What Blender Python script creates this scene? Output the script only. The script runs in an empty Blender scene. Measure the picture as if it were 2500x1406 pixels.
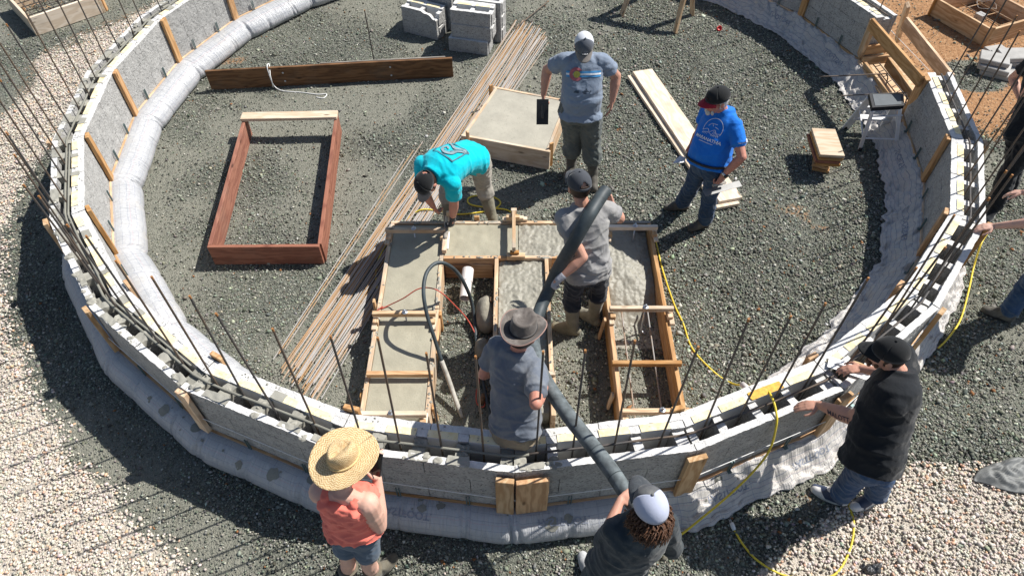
import bpy, bmesh, math, random
import numpy as np
from mathutils import Vector as V, Matrix, noise as NZ
from mathutils.bvhtree import BVHTree
R = math.radians
random.seed(7)
rng = np.random.default_rng(7)
SC = bpy.context.scene
COL = SC.collection

# ------------------------------------------------------------------ camera, sky, sun, exposure
CAMH, PITCH, FPX = 5.28, R(49.5), 2500 * 24.0 / 36.0
cam = bpy.data.cameras.new('camera')
cam.lens, cam.sensor_width, cam.clip_end, cam.clip_start = 24.0, 36.0, 2000, 0.05
camo = bpy.data.objects.new('camera', cam)
COL.objects.link(camo)
camo.location = (0, 0, CAMH)
camo.rotation_euler = (R(90) - PITCH, 0, 0)
SC.camera = camo
SUN_AZ, SUN_EL = R(25), R(50.5)          # direction towards the sun, counted from +x
world = bpy.data.worlds.new('World')
SC.world = world
world.use_nodes = True
wt = world.node_tree
sky = wt.nodes.new('ShaderNodeTexSky')
sky.sky_type = 'NISHITA'
sky.sun_disc = False
sky.sun_elevation = SUN_EL
sky.sun_rotation = R(90) - SUN_AZ
wt.links.new(sky.outputs[0], wt.nodes['Background'].inputs[0])
wt.nodes['Background'].inputs[1].default_value = 0.07
sd = bpy.data.lights.new('sun', 'SUN')
sd.energy, sd.angle, sd.color = 4.9, R(0.5), (1.0, 0.965, 0.91)
so = bpy.data.objects.new('sun', sd)
COL.objects.link(so)
so.rotation_euler = (V((math.cos(SUN_EL) * math.cos(SUN_AZ), math.cos(SUN_EL) * math.sin(SUN_AZ), math.sin(SUN_EL)))).to_track_quat('Z', 'Y').to_euler()
SC.view_settings.view_transform = 'Standard'
SC.view_settings.look = 'None'
SC.view_settings.gamma = 1
SC.view_settings.exposure = 0.48

# ------------------------------------------------------------------ helpers
_F = V((0, math.cos(PITCH), -math.sin(PITCH)))
_U = V((0, math.sin(PITCH), math.cos(PITCH)))
EYE = V((0, 0, CAMH))

def ray(u, v):
    return (_F + V((1, 0, 0)) * ((u - 1250) / FPX) + _U * ((703 - v) / FPX)).normalized()

def at(u, v, z=0.0):
    """the point at height z that was measured at this place of the photograph"""
    d = ray(u, v)
    return EYE + d * ((z - CAMH) / d.z)

def reach(p, u, v, L, near=True):
    """the point at bone length L from joint p on the sight line of (u, v)"""
    d = ray(u, v)
    m = EYE - p
    b, c = m.dot(d), m.dot(m) - L * L
    D = b * b - c
    if D <= 0:
        q = EYE + d * (-b)
        return p + (q - p).normalized() * L
    t = -b - math.sqrt(D) if near else -b + math.sqrt(D)
    return EYE + d * t

def putp(o, parent):
    if parent is not None:
        o.parent = parent
        o.matrix_parent_inverse = parent.matrix_basis.inverted()

def mk(name, verts, faces, mats, parent=None, fm=None, smooth=False, mw=None, uv=None):
    me = bpy.data.meshes.new(name)
    me.from_pydata([tuple(v) for v in verts], [], faces)
    for m in (mats if isinstance(mats, (list, tuple)) else [mats]):
        me.materials.append(m)
    if fm is not None:
        me.polygons.foreach_set('material_index', fm)
    if smooth:
        me.polygons.foreach_set('use_smooth', [True] * len(me.polygons))
    if uv is not None:
        l = me.uv_layers.new(name='UVMap')
        vi = np.empty(len(me.loops), dtype=np.int32)
        me.loops.foreach_get('vertex_index', vi)
        l.data.foreach_set('uv', np.asarray(uv, dtype=np.float32)[vi].ravel())
    me.update()
    o = bpy.data.objects.new(name, me)
    COL.objects.link(o)
    if mw is not None:
        o.matrix_basis = mw
    putp(o, parent)
    return o

def tag(o, label=None, cat=None, group=None, kind=None):
    if label: o['label'] = label
    if cat: o['category'] = cat
    if group: o['group'] = group
    if kind: o['kind'] = kind
    return o

def thing(name, label, cat, loc, group=None):
    o = bpy.data.objects.new(name, None)
    o.empty_display_size = 0.1
    COL.objects.link(o)
    o.location = loc
    o.matrix_basis = Matrix.Translation(V(loc))
    return tag(o, label, cat, group)

def copy_tree(o, mw, parent=None):
    """a thing with copies of all its parts, moved to mw"""
    c = o.copy()
    COL.objects.link(c)
    if parent is None:
        c.matrix_basis = mw
    else:
        c.parent = parent
    for ch in list(o.children):
        copy_tree(ch, None, c)
    return c

class MB:
    def __init__(s):
        s.v, s.f, s.m = [], [], []
    def add(s, v, f, mi=0):
        b = len(s.v)
        s.v += [V(x) for x in v]
        s.f += [tuple(b + i for i in q) for q in f]
        s.m += [mi] * len(f)
        return s
    def build(s, name, mats, parent=None, smooth=False, mw=None):
        return mk(name, s.v, s.f, mats, parent, s.m, smooth, mw)

BOXF = [(0, 3, 2, 1), (4, 5, 6, 7), (0, 1, 5, 4), (1, 2, 6, 5), (2, 3, 7, 6), (3, 0, 4, 7)]

def boxv(x0, x1, y0, y1, z0, z1):
    return [(x0, y0, z0), (x1, y0, z0), (x1, y1, z0), (x0, y1, z0), (x0, y0, z1), (x1, y0, z1), (x1, y1, z1), (x0, y1, z1)]

def frame(x, up=(0, 0, 1), o=(0, 0, 0)):
    x = V(x).normalized()
    up = V(up)
    z = up - x * up.dot(x)
    if z.length < 1e-4:
        z = V((1, 0, 0)) - x * x.x
    z.normalize()
    y = z.cross(x)
    m = Matrix((x, y, z)).transposed().to_4x4()
    m.translation = V(o)
    return m

def bevelbox(L, w, t, bev=0.003, seg=1, warp=0.0, seed=0, cuts=0):
    bm = bmesh.new()
    vs = [bm.verts.new(p) for p in boxv(-L / 2, L / 2, -w / 2, w / 2, -t / 2, t / 2)]
    for f in BOXF:
        bm.faces.new([vs[i] for i in f])
    if bev > 0:
        bmesh.ops.bevel(bm, geom=list(bm.edges), offset=min(bev, t * .3), segments=seg, affect='EDGES', profile=.7)
    if warp and L > .3:
        n = max(4, int(L / .12))
        for i in range(1, n):
            x = -L / 2 + L * i / n
            bmesh.ops.bisect_plane(bm, geom=bm.verts[:] + bm.edges[:] + bm.faces[:], plane_co=(x, 0, 0), plane_no=(1, 0, 0))
        for v in bm.verts:
            d = NZ.noise_vector(V((v.co.x * 1.7 + seed * 3.1, seed, v.co.z * 2)))
            v.co.y += d.y * warp
            v.co.z += d.z * warp
    bm.verts.index_update()
    vv = [v.co.copy() for v in bm.verts]
    ff = [[v.index for v in f.verts] for f in bm.faces]
    bm.free()
    return vv, ff

_bs = [0]
def board(name, a, b, w, t, mat, parent=None, up=(0, 0, 1), bev=0.003, warp=0.002):
    """a sawn board from a to b: width w across, thickness t along up"""
    a, b = V(a), V(b)
    _bs[0] += 1
    v, f = bevelbox((b - a).length, w, t, bev, 1, warp, _bs[0])
    return mk(name, v, f, mat, parent, mw=frame(b - a, up, (a + b) / 2))

def catmull(P, n=8, closed=False):
    P = [V(p) for p in P]
    out = []
    N = len(P)
    for i in range(N if closed else N - 1):
        p0, p1, p2, p3 = (P[(i - 1) % N] if closed or i > 0 else P[0] * 2 - P[1]), P[i], P[(i + 1) % N], (P[(i + 2) % N] if closed or i + 2 < N else P[-1] * 2 - P[-2])
        for k in range(n):
            t = k / n
            out.append(.5 * ((2 * p1) + (p2 - p0) * t + (2 * p0 - 5 * p1 + 4 * p2 - p3) * t * t + (3 * p1 - p0 - 3 * p2 + p3) * t ** 3))
    if not closed:
        out.append(P[-1])
    return out

def tube(P, r, seg=8, caps=True):
    P = [V(p) for p in P]
    n = len(P)
    rr = r if isinstance(r, (list, tuple)) else [r] * n
    v, f = [], []
    t0 = (P[1] - P[0]).normalized()
    up = V((0, 0, 1)) if abs(t0.z) < .9 else V((1, 0, 0))
    nrm = (up - t0 * up.dot(t0)).normalized()
    for i in range(n):
        t = (P[min(i + 1, n - 1)] - P[max(i - 1, 0)]).normalized()
        nrm = (nrm - t * nrm.dot(t))
        if nrm.length < 1e-6:
            nrm = t.orthogonal()
        nrm.normalize()
        b = t.cross(nrm)
        for k in range(seg):
            a = 2 * math.pi * k / seg
            v.append(P[i] + (nrm * math.cos(a) + b * math.sin(a)) * rr[i])
    for i in range(n - 1):
        for k in range(seg):
            k2 = (k + 1) % seg
            f.append((i * seg + k, i * seg + k2, (i + 1) * seg + k2, (i + 1) * seg + k))
    if caps:
        f.append(tuple(range(seg - 1, -1, -1)))
        f.append(tuple((n - 1) * seg + k for k in range(seg)))
    return v, f

def lathe(prof, seg=24, m=None, sx=1, sy=1):
    v, f = [], []
    n = len(prof)
    for (r, z) in prof:
        for k in range(seg):
            a = 2 * math.pi * k / seg
            v.append(V((r * math.cos(a) * sx, r * math.sin(a) * sy, z)))
    for i in range(n - 1):
        for k in range(seg):
            k2 = (k + 1) % seg
            f.append((i * seg + k, i * seg + k2, (i + 1) * seg + k2, (i + 1) * seg + k))
    f.append(tuple(range(seg - 1, -1, -1)))
    f.append(tuple((n - 1) * seg + k for k in range(seg)))
    if m is not None:
        v = [m @ x for x in v]
    return v, f

# ------------------------------------------------------------------ materials
class NT:
    def __init__(s, name):
        s.m = bpy.data.materials.new(name)
        s.m.use_nodes = True
        s.t = s.m.node_tree
        s.b = s.t.nodes['Principled BSDF']
        s.o = s.t.nodes['Material Output']
    def put(s, sock, v):
        if isinstance(v, bpy.types.NodeSocket):
            s.t.links.new(v, sock)
        else:
            if isinstance(v, (tuple, list)) and len(v) == 3 and sock.type == 'RGBA':
                v = (*v, 1)
            sock.default_value = v
    def n(s, typ, ins=None, out=0, **props):
        nd = s.t.nodes.new('ShaderNode' + typ)
        for k, v in props.items():
            setattr(nd, k, v)
        for k, v in (ins or {}).items():
            s.put(nd.inputs[k], v)
        return nd.outputs[out]
    def noise(s, vec, scale=5, detail=4, rough=.55, dist=0, out=0):
        return s.n('TexNoise', {'Vector': vec, 'Scale': scale, 'Detail': detail, 'Roughness': rough, 'Distortion': dist}, out)
    def vor(s, vec, scale=5, out=0, feature='F1', rnd=1.0):
        return s.n('TexVoronoi', {'Vector': vec, 'Scale': scale, 'Randomness': rnd}, out, feature=feature)
    def ramp(s, fac, stops):
        nd = s.t.nodes.new('ShaderNodeValToRGB')
        s.put(nd.inputs[0], fac)
        e = nd.color_ramp.elements
        while len(e) < len(stops):
            e.new(.5)
        for el, (p, c) in zip(e, stops):
            el.position = p
            el.color = (c, c, c, 1) if not isinstance(c, (tuple, list)) else (*c[:3], 1)
        return nd.outputs[0]
    def mix(s, fac, a, b, mode='MIX'):
        return s.n('MixRGB', {'Fac': fac, 'Color1': a, 'Color2': b}, blend_type=mode)
    def math(s, op, a, b=0.0, c=None):
        nd = s.t.nodes.new('ShaderNodeMath')
        nd.operation = op
        s.put(nd.inputs[0], a)
        s.put(nd.inputs[1], b)
        if c is not None: s.put(nd.inputs[2], c)
        return nd.outputs[0]
    def map(s, vec, scale=(1, 1, 1), loc=(0, 0, 0), rot=(0, 0, 0)):
        return s.n('Mapping', {'Vector': vec, 'Scale': scale, 'Location': loc, 'Rotation': rot})
    def obj(s):
        return s.n('TexCoord', out=3)
    def pos(s):
        return s.n('NewGeometry', out=0)
    def uv(s):
        return s.n('TexCoord', out=2)
    def rnd(s):
        return s.n('ObjectInfo', out=5)
    def bump(s, h, strength=.4, dist=.01, normal=None):
        ins = {'Height': h, 'Strength': strength, 'Distance': dist}
        if normal is not None: ins['Normal'] = normal
        s.put(s.b.inputs['Normal'], s.n('Bump', ins))
        return s
    def set(s, color=None, rough=None, metal=None, spec=None, **kw):
        if color is not None: s.put(s.b.inputs['Base Color'], color)
        if rough is not None: s.put(s.b.inputs['Roughness'], rough)
        if metal is not None: s.put(s.b.inputs['Metallic'], metal)
        if spec is not None: s.put(s.b.inputs['Specular IOR Level'], spec)
        for k, v in kw.items(): s.put(s.b.inputs[k], v)
        return s

def wood(name, light, dark, rings=55, dirt=0.0, dirtcol=(.16, .14, .11), wet=0.0):
    t = NT(name)
    off = t.n('CombineXYZ', {'X': t.math('MULTIPLY', t.rnd(), 31.0), 'Y': t.math('MULTIPLY', t.rnd(), 17.0), 'Z': t.math('MULTIPLY', t.rnd(), 9.0)})
    vec = t.n('VectorMath', {0: t.obj(), 1: off}, operation='ADD')
    st = t.map(vec, (1.2, 6, 6))
    nz = t.noise(st, 1.6, 3, .5)
    sep = t.n('SeparateXYZ', {'Vector': vec}, 1)
    ph = t.math('ADD', t.math('MULTIPLY', sep, rings), t.math('MULTIPLY', nz, 26.0))
    ring = t.math('ADD', t.math('MULTIPLY', t.math('SINE', ph), .5), .5)
    fine = t.noise(t.map(vec, (4, 130, 130)), 1.0, 2, .6)
    g = t.math('ADD', t.math('MULTIPLY', ring, .5), t.math('MULTIPLY', fine, .6))
    col = t.ramp(g, [(.18, dark), (.8, light)])
    kn = t.vor(t.map(vec, (2.6, 7, 7)), 1.0, 0)
    knot = t.ramp(kn, [(.05, 1.0), (.13, 0.0)])
    col = t.mix(knot, col, tuple(c * .42 for c in dark))
    tone = t.n('HueSaturation', {'Color': col, 'Value': t.math('ADD', t.math('MULTIPLY', t.rnd(), .3), .84), 'Saturation': t.math('ADD', t.math('MULTIPLY', t.rnd(), -.25), 1.1)})
    big = t.noise(vec, 3.1, 4, .6)
    tone = t.mix(t.ramp(big, [(.52 - dirt * .12, 0.0), (.78 - dirt * .2, .25 + dirt)]), tone, dirtcol)
    t.set(tone, .72, spec=.25)
    t.bump(g, .25, .002)
    return t.m

def plain(name, color, rough=.6, metal=0.0, spec=.4, var=.12, scale=12, bump=0.0, bscale=120, bdist=.002):
    t = NT(name)
    p = t.obj()
    nz = t.noise(p, scale, 4, .6)
    c = t.mix(t.ramp(nz, [(.3, 0.0), (.75, 1.0)]), tuple(x * (1 - var) for x in color), tuple(min(1, x * (1 + var)) for x in color))
    t.set(c, rough, metal, spec)
    if bump:
        t.bump(t.noise(p, bscale, 3, .6), bump, bdist)
    return t.m

M = {}
M['pine'] = wood('pine_board', (.66, .47, .29), (.44, .26, .13), dirt=.05)
M['pine_pale'] = wood('pale_pine_board', (.71, .59, .455), (.57, .43, .29), rings=40, dirt=.05)
M['fir'] = wood('orange_fir_board', (.60, .36, .17), (.40, .20, .075), rings=70, dirt=.06)
M['pine_splash'] = wood('concrete_splashed_board', (.68, .51, .34), (.48, .30, .17), dirt=.55, dirtcol=(.40, .375, .32))
M['red_wood'] = wood('red_stained_board', (.31, .125, .075), (.19, .065, .04), rings=60, dirt=.02)
M['brown_wood'] = wood('weathered_brown_board', (.22, .115, .055), (.10, .05, .024), rings=60, dirt=.08)
M['grey_wood'] = wood('weathered_grey_board', (.36, .33, .29), (.2, .18, .15), rings=60, dirt=.1)

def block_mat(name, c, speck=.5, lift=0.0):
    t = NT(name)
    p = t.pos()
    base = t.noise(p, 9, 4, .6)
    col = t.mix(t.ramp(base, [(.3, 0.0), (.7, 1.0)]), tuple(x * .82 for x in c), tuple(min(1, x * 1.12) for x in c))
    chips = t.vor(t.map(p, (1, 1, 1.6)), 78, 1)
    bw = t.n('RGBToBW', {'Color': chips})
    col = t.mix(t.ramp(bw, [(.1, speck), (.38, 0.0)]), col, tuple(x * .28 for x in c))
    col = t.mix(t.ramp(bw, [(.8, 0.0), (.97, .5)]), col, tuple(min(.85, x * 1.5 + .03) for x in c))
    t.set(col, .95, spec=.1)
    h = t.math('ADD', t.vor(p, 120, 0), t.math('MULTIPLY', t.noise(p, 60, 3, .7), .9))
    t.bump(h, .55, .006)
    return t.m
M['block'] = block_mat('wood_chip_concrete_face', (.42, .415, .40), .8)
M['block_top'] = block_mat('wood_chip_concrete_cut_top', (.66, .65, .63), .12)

def foam_mats():
    t = NT('foam_sun_yellowed')
    p = t.pos()
    n1 = t.noise(p, 14, 5, .65)
    c = t.mix(t.ramp(n1, [(.35, 0.0), (.7, 1.0)]), (.78, .63, .34), (.88, .79, .56))
    sp = t.vor(p, 70, 1)
    c = t.mix(t.ramp(t.n('RGBToBW', {'Color': sp}), [(.06, .7), (.16, 0.0)]), c, (.3, .27, .22))
    t.set(c, .9, spec=.1)
    t.bump(n1, .2, .004)
    w = plain('foam_white_side', (.74, .74, .72), .9, var=.06, spec=.1)
    return t.m, w
M['foam_y'], M['foam_w'] = foam_mats()

def conc(name, c, wet=.55, b=.3, bs=60):
    t = NT(name)
    p = t.pos()
    n1 = t.noise(p, 5, 6, .6)
    n2 = t.noise(p, bs, 4, .65)
    col = t.mix(t.ramp(n1, [(.3, 0.0), (.72, 1.0)]), tuple(x * .86 for x in c), tuple(x * 1.1 for x in c))
    col = t.mix(t.ramp(n2, [(.28, .6), (.40, 0.0)]), col, tuple(x * .5 for x in c))
    sw = t.noise(t.map(p, (1, 1, 1), rot=(0, 0, .7)), 3.0, 3, .7, 2.5)
    col = t.mix(t.ramp(sw, [(.5, 0.0), (.53, .16), (.56, 0.0)]), col, tuple(x * .7 for x in c))
    t.set(col, wet, spec=.35)
    t.bump(t.math('ADD', n2, t.math('MULTIPLY', sw, 1.5)), b, .004)
    return t.m
M['conc'] = conc('trowelled_wet_concrete', (.36, .335, .255), .42, .6, 70)
M['conc_pad'] = conc('smooth_wet_concrete', (.41, .385, .315), .42, .3, 40)
M['conc_rough'] = conc('fresh_rough_concrete', (.30, .285, .235), .45, .9, 70)
M['conc_dab'] = conc('concrete_dab', (.33, .32, .275), .65, .6, 90)
M['conc_coat'] = conc('concrete_coated', (.25, .245, .21), .7, .5, 110)

def rust(name, a, b, k=.5):
    t = NT(name)
    off = t.n('CombineXYZ', {'X': t.math('MULTIPLY', t.rnd(), 40.0)})
    p = t.n('VectorMath', {0: t.pos(), 1: off}, operation='ADD')
    n1 = t.noise(p, 4.5, 4, .65)
    f = t.math('ADD', n1, t.math('MULTIPLY', t.math('SUBTRACT', t.rnd(), .5), k))
    col = t.ramp(f, [(.38, a), (.66, b)])
    t.set(col, .62, .25, .4)
    wv = t.n('TexWave', {'Vector': t.obj(), 'Scale': 60.0, 'Distortion': 0.0}, 1)
    t.bump(wv, .5, .002)
    return t.m
M['rebar'] = rust('dark_rebar_steel', (.085, .08, .078), (.15, .11, .08), .35)
M['rebar_pile'] = rust('rusting_rebar_steel', (.36, .345, .33), (.38, .235, .12), .7)
M['rust_tip'] = plain('rusty_cut_end', (.35, .16, .055), .8, var=.2)

def fabric_mat(name, c1, c2, rough, lines):
    t = NT(name)
    uv = t.uv()
    sep = t.n('SeparateXYZ', {'Vector': uv}, 0)
    sy = t.n('SeparateXYZ', {'Vector': uv}, 1)
    wob = t.math('MULTIPLY', t.noise(t.pos(), 3, 2), .03)
    def line(x, per, w):
        fr = t.math('FRACT', t.math('DIVIDE', t.math('ADD', x, wob), per))
        return t.math('LESS_THAN', fr, w / per)
    a = line(sy, .06, .0052)
    b = line(sep, .31, .005)
    red = line(t.math('ADD', sy, .04), .15, .003)
    base = t.noise(t.pos(), 3.2, 5, .6)
    col = t.mix(t.ramp(base, [(.35, 0.0), (.7, 1.0)]), c1, c2)
    dirty = t.noise(t.pos(), 1.6, 6, .7)
    col = t.mix(t.ramp(dirty, [(.56, 0.0), (.75, .4)]), col, (.44, .38, .29))
    col = t.mix(t.math('MULTIPLY', a, lines), col, (.17, .19, .27))
    col = t.mix(t.math('MULTIPLY', b, .5), col, (.25, .27, .36))
    col = t.mix(t.math('MULTIPLY', red, .35), col, (.55, .2, .25))
    t.set(col, rough, spec=.6)
    wr = t.noise(t.map(uv, (62, 3.0, 1)), 1.0, 4, .65, .5)
    wr2 = t.noise(t.pos(), 16, 4, .6)
    t.bump(t.math('ADD', wr, t.math('MULTIPLY', wr2, .5)), .9, .02)
    # no light passes through; the slack copy's colour is lifted instead
    return t.m
M['fabric'] = fabric_mat('taut_woven_fabric', (.41, .42, .435), (.51, .515, .525), .3, .4)
M['fabric_loose'] = fabric_mat('slack_fabric_shade_lifted', (.53, .505, .47), (.64, .61, .57), .5, .8)  # lighter, warmer copy of the cloth; bounced light in the shade put into its colour
M['ink'] = plain('faded_print_ink', (.27, .29, .34), .6, var=.25, scale=60)
M['zinc'] = plain('zinc_plated_steel', (.55, .58, .62), .35, .8, .5)
M['clip'] = plain('green_steel_clip', (.13, .19, .19), .45, .4, .5)
M['alu'] = plain('aluminium', (.80, .80, .80), .4, .05, .5)
M['black_plastic'] = plain('black_plastic', (.022, .023, .025), .5, spec=.4)
M['rubber'] = plain('black_rubber_hose', (.045, .058, .064), .55, var=.5, scale=7, spec=.4)
M['rubber_dusty'] = plain('dusty_rubber_hose', (.115, .135, .142), .7, var=.5, scale=16, spec=.3)
M['yellow'] = plain('yellow_cord_jacket', (.72, .55, .05), .5, spec=.4, var=.1)
M['red_cord'] = plain('red_cord_jacket', (.52, .09, .06), .5)
M['white_cord'] = plain('white_string', (.78, .78, .76), .8, var=.05)
M['pvc'] = plain('white_pvc', (.76, .70, .66), .4, spec=.5, var=.05)
M['boulder'] = plain('boulder_stone', (.27, .25, .2), .9, var=.3, scale=9, bump=.6, bscale=40, bdist=.01)
M['paver'] = plain('grey_paving_stone', (.38, .37, .35), .85, var=.15, scale=9, bump=.3, bscale=90)
M['tarp'] = plain('black_tarp', (.03, .032, .035), .4, var=.4, scale=6, spec=.5)
M['dust_tarp'] = plain('dusty_tarp', (.16, .165, .16), .6, var=.5, scale=7)
M['red_plastic'] = plain('red_plastic', (.55, .03, .03), .4)
M['label_green'] = plain('green_tag', (.35, .62, .12), .5)
# ------------------------------------------------------------------ the ground
C0 = V((0.02, 7.1, 0))
RIN, ROUT, ZB, ZT = 4.69, 5.0, 0.24, 0.85
BULGE = {4: .06, 5: .075, 6: .12, 7: .16, 8: .2, 9: .2, 10: .2}

def fbm(x, y, s=1.0, seed=0.0):
    return NZ.fractal(V((x * s + seed, y * s - seed, seed * 1.7)), 1.0, 2.0, 3)

def sstep(a, b, x):
    t = min(1, max(0, (x - a) / (b - a)))
    return t * t * (3 - 2 * t)

def zones(x, y):
    """share of tan pebbles, orange dirt and pale dust at a place on the ground"""
    r = math.hypot(x - C0.x, y - C0.y)
    n = fbm(x, y, .9, 3.3) * .35 + fbm(x, y, 3.0, 8.1) * .12
    tan = 0.0
    if x < 0.4:
        if y < 7.2:
            tan = sstep(5.72, 5.95, r + n * .55 - max(0, x + 2.4) * .3)
            tan *= 1 - sstep(-.9, -.2, x + n * .4)
        else:
            tan = sstep(5.1, 5.3, r + n * .4) * (1 - sstep(6.5, 6.9, r + n * 1.2))
            far = sstep(-7.0, -7.6, x) * 0
            tan = max(tan, far)
        if 5.9 < y <= 7.2:
            tan = max(tan * .9, 0) * (1 - .55 * sstep(6.6, 7.6, r + n))
    else:
        d = min(2.58 - y, 1.74 + .62 * (x - 1.86) - y)
        tan = sstep(-.06, .08, d + n * .25)
    dirt = 0.0
    if x > 3.5 and y > 6:
        dirt = sstep(5.45, 5.75, r + n * .55) * sstep(6.9, 7.6, y + (x - 5) * .2 + n * .5)
        pile = math.hypot((x - 6.35) / .5, (y - 8.35) / .45)
        dirt *= sstep(.7, 1.15, pile + n * .6)
    if x < -5:
        dirt = max(dirt, .42 * (1 - sstep(.1, .3, abs(r - 6.75 + n * .9))) * sstep(7.3, 7.9, y))
    blot = fbm(x, y, 1.15, 21.0)
    dirt = max(dirt, .5 * sstep(.62, .85, blot + .25 * fbm(x, y, 5, 2)))
    dust = sstep(-.1, .55, fbm(x, y, .55, 40.0) + .2 * fbm(x, y, 2.5, 4) + (.42 if (x < -1.4 and r < 4.6 and y < 8.2) else 0) - (.3 if x > 1.5 and r < 4.6 else 0))
    return tan, dirt, dust

def ground_mat():
    t = NT('gravel_ground')
    p = t.pos()
    zn = t.n('Attribute', out=0, attribute_name='zone')
    sp = t.t.nodes.new('ShaderNodeSeparateColor')
    t.put(sp.inputs[0], zn)
    tan, dirt, dust = sp.outputs[0], sp.outputs[1], sp.outputs[2]
    v1 = t.vor(p, 85, 1)
    b1 = t.n('RGBToBW', {'Color': v1})
    dark = t.ramp(b1, [(.1, (.055, .06, .05)), (.5, (.14, .147, .122)), (.9, (.24, .24, .2))])
    fine = t.noise(p, 190, 3, .7)
    dcol = t.mix(t.ramp(fine, [(.35, 0.0), (.65, .6)]), (.23, .225, .185), (.31, .30, .245))
    dark = t.mix(t.math('MULTIPLY', dust, t.ramp(t.noise(p, 26, 4, .7), [(.3, .25), (.7, .95)])), dark, dcol)
    v2 = t.vor(p, 42, 1)
    tancol = t.ramp(t.n('RGBToBW', {'Color': v2}), [(.1, (.42, .37, .30)), (.5, (.50, .45, .38)), (.9, (.58, .53, .46))])
    on = t.noise(p, 20, 5, .7)
    dc = t.ramp(on, [(.3, (.22, .11, .05)), (.55, (.40, .225, .115)), (.75, (.52, .36, .21))])
    thr = t.noise(p, 30, 3, .7)
    def cut(z):
        return t.ramp(t.math('ADD', z, t.math('MULTIPLY', t.math('SUBTRACT', thr, .5), .7)), [(.4, 0.0), (.6, 1.0)])
    col = t.mix(cut(tan), dark, tancol)
    col = t.mix(cut(dirt), col, dc)
    t.set(col, .95, spec=.15)
    h = t.math('ADD', t.vor(p, 75, 0), t.math('MULTIPLY', t.noise(p, 45, 4, .7), 1.2))
    t.bump(h, .8, .012)
    return t.m
M['ground'] = ground_mat()

def build_ground():
    xs = [-400, -120, -50, -25, -14, -10.5] + list(np.arange(-9, 9.01, .1)) + [10.5, 14, 25, 50, 120, 400]
    ys = [-300, -80, -20, -6, -1] + list(np.arange(.5, 11.51, .1)) + [13, 16, 25, 60, 150, 500]
    v, z = [], []
    for y in ys:
        for x in xs:
            zz = 0.0
            if -9 <= x <= 9 and .5 <= y <= 11.5:
                zz = -.006 + .012 * fbm(x, y, 1.3, 5)
                zz = min(zz, -.001) if 1 < 2 else zz
            v.append((x, y, zz))
            z.append((*zones(x, y), 1) if (-10 < x < 10 and .4 < y < 12) else (0, .5 if y > 9 else 0, .3, 1))
    nx = len(xs)
    f = [(j * nx + i, j * nx + i + 1, (j + 1) * nx + i + 1, (j + 1) * nx + i) for j in range(len(ys) - 1) for i in range(nx - 1)]
    o = mk('ground', v, f, M['ground'], smooth=True)
    a = o.data.color_attributes.new('zone', 'FLOAT_COLOR', 'POINT')
    a.data.foreach_set('color', np.asarray(z, dtype=np.float32).ravel())
    tag(o, kind='structure')
build_ground()

def stone_mat(name, rough):
    t = NT(name)
    c = t.n('Attribute', out=0, attribute_name='col')
    nz = t.noise(t.pos(), 160, 3, .6)
    t.set(t.mix(t.ramp(nz, [(.3, .0), (.7, .3)]), c, t.mix(1.0, c, (1.35, 1.3, 1.2), 'MULTIPLY')), rough, spec=.3)
    return t.m
M['crushed'] = stone_mat('crushed_stone', .85)
M['pebble'] = stone_mat('river_pebble', .75)

OCT = (np.array([(1, 0, 0), (-1, 0, 0), (0, 1, 0), (0, -1, 0), (0, 0, 1), (0, 0, -1)], float),
       np.array([(0, 2, 4), (2, 1, 4), (1, 3, 4), (3, 0, 4), (2, 0, 5), (1, 2, 5), (3, 1, 5), (0, 3, 5)]))
def _ico():
    bm = bmesh.new()
    bmesh.ops.create_icosphere(bm, subdivisions=1, radius=1)
    bm.verts.index_update()
    r = (np.array([tuple(x.co) for x in bm.verts]), np.array([[x.index for x in f.verts] for f in bm.faces]))
    bm.free()
    return r
ICO = _ico()

def stones(name, base, pos, size, col, mat, flat, smooth, label, cat):
    bv, bf = base
    n, nv = len(pos), len(bv)
    jit = 1 + rng.normal(0, .22 if not smooth else .05, (n, nv, 1))
    sc = size[:, None] * np.stack([rng.uniform(.8, 1.45, n), rng.uniform(.7, 1.1, n), rng.uniform(*flat, n)], 1)
    vv = bv[None] * jit * sc[:, None, :]
    a, b = rng.uniform(0, 2 * np.pi, n), rng.normal(0, .35, n)
    ca, sa, cb, sb = np.cos(a), np.sin(a), np.cos(b), np.sin(b)
    x, y, z = vv[..., 0], vv[..., 1], vv[..., 2]
    x2, z2 = x * cb[:, None] + z * sb[:, None], -x * sb[:, None] + z * cb[:, None]
    vv = np.stack([x2 * ca[:, None] - y * sa[:, None], x2 * sa[:, None] + y * ca[:, None], z2], -1) + pos[:, None, :]
    faces = (bf[None] + (np.arange(n) * nv)[:, None, None]).reshape(-1, 3)
    me = bpy.data.meshes.new(name)
    me.vertices.add(n * nv)
    me.vertices.foreach_set('co', vv.astype(np.float32).ravel())
    nf = len(faces)
    me.loops.add(nf * 3)
    me.loops.foreach_set('vertex_index', faces.astype(np.int32).ravel())
    me.polygons.add(nf)
    me.polygons.foreach_set('loop_start', np.arange(0, nf * 3, 3, dtype=np.int32))
    if smooth:
        me.polygons.foreach_set('use_smooth', np.ones(nf, dtype=bool))
    me.update(calc_edges=True)
    ca_ = me.color_attributes.new('col', 'FLOAT_COLOR', 'POINT')
    cc = np.concatenate([np.repeat(col, nv, 0), np.ones((n * nv, 1))], 1)
    ca_.data.foreach_set('color', cc.astype(np.float32).ravel())
    me.materials.append(mat)
    o = bpy.data.objects.new(name, me)
    COL.objects.link(o)
    tag(o, label, cat, kind='stuff')
    return o

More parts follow.
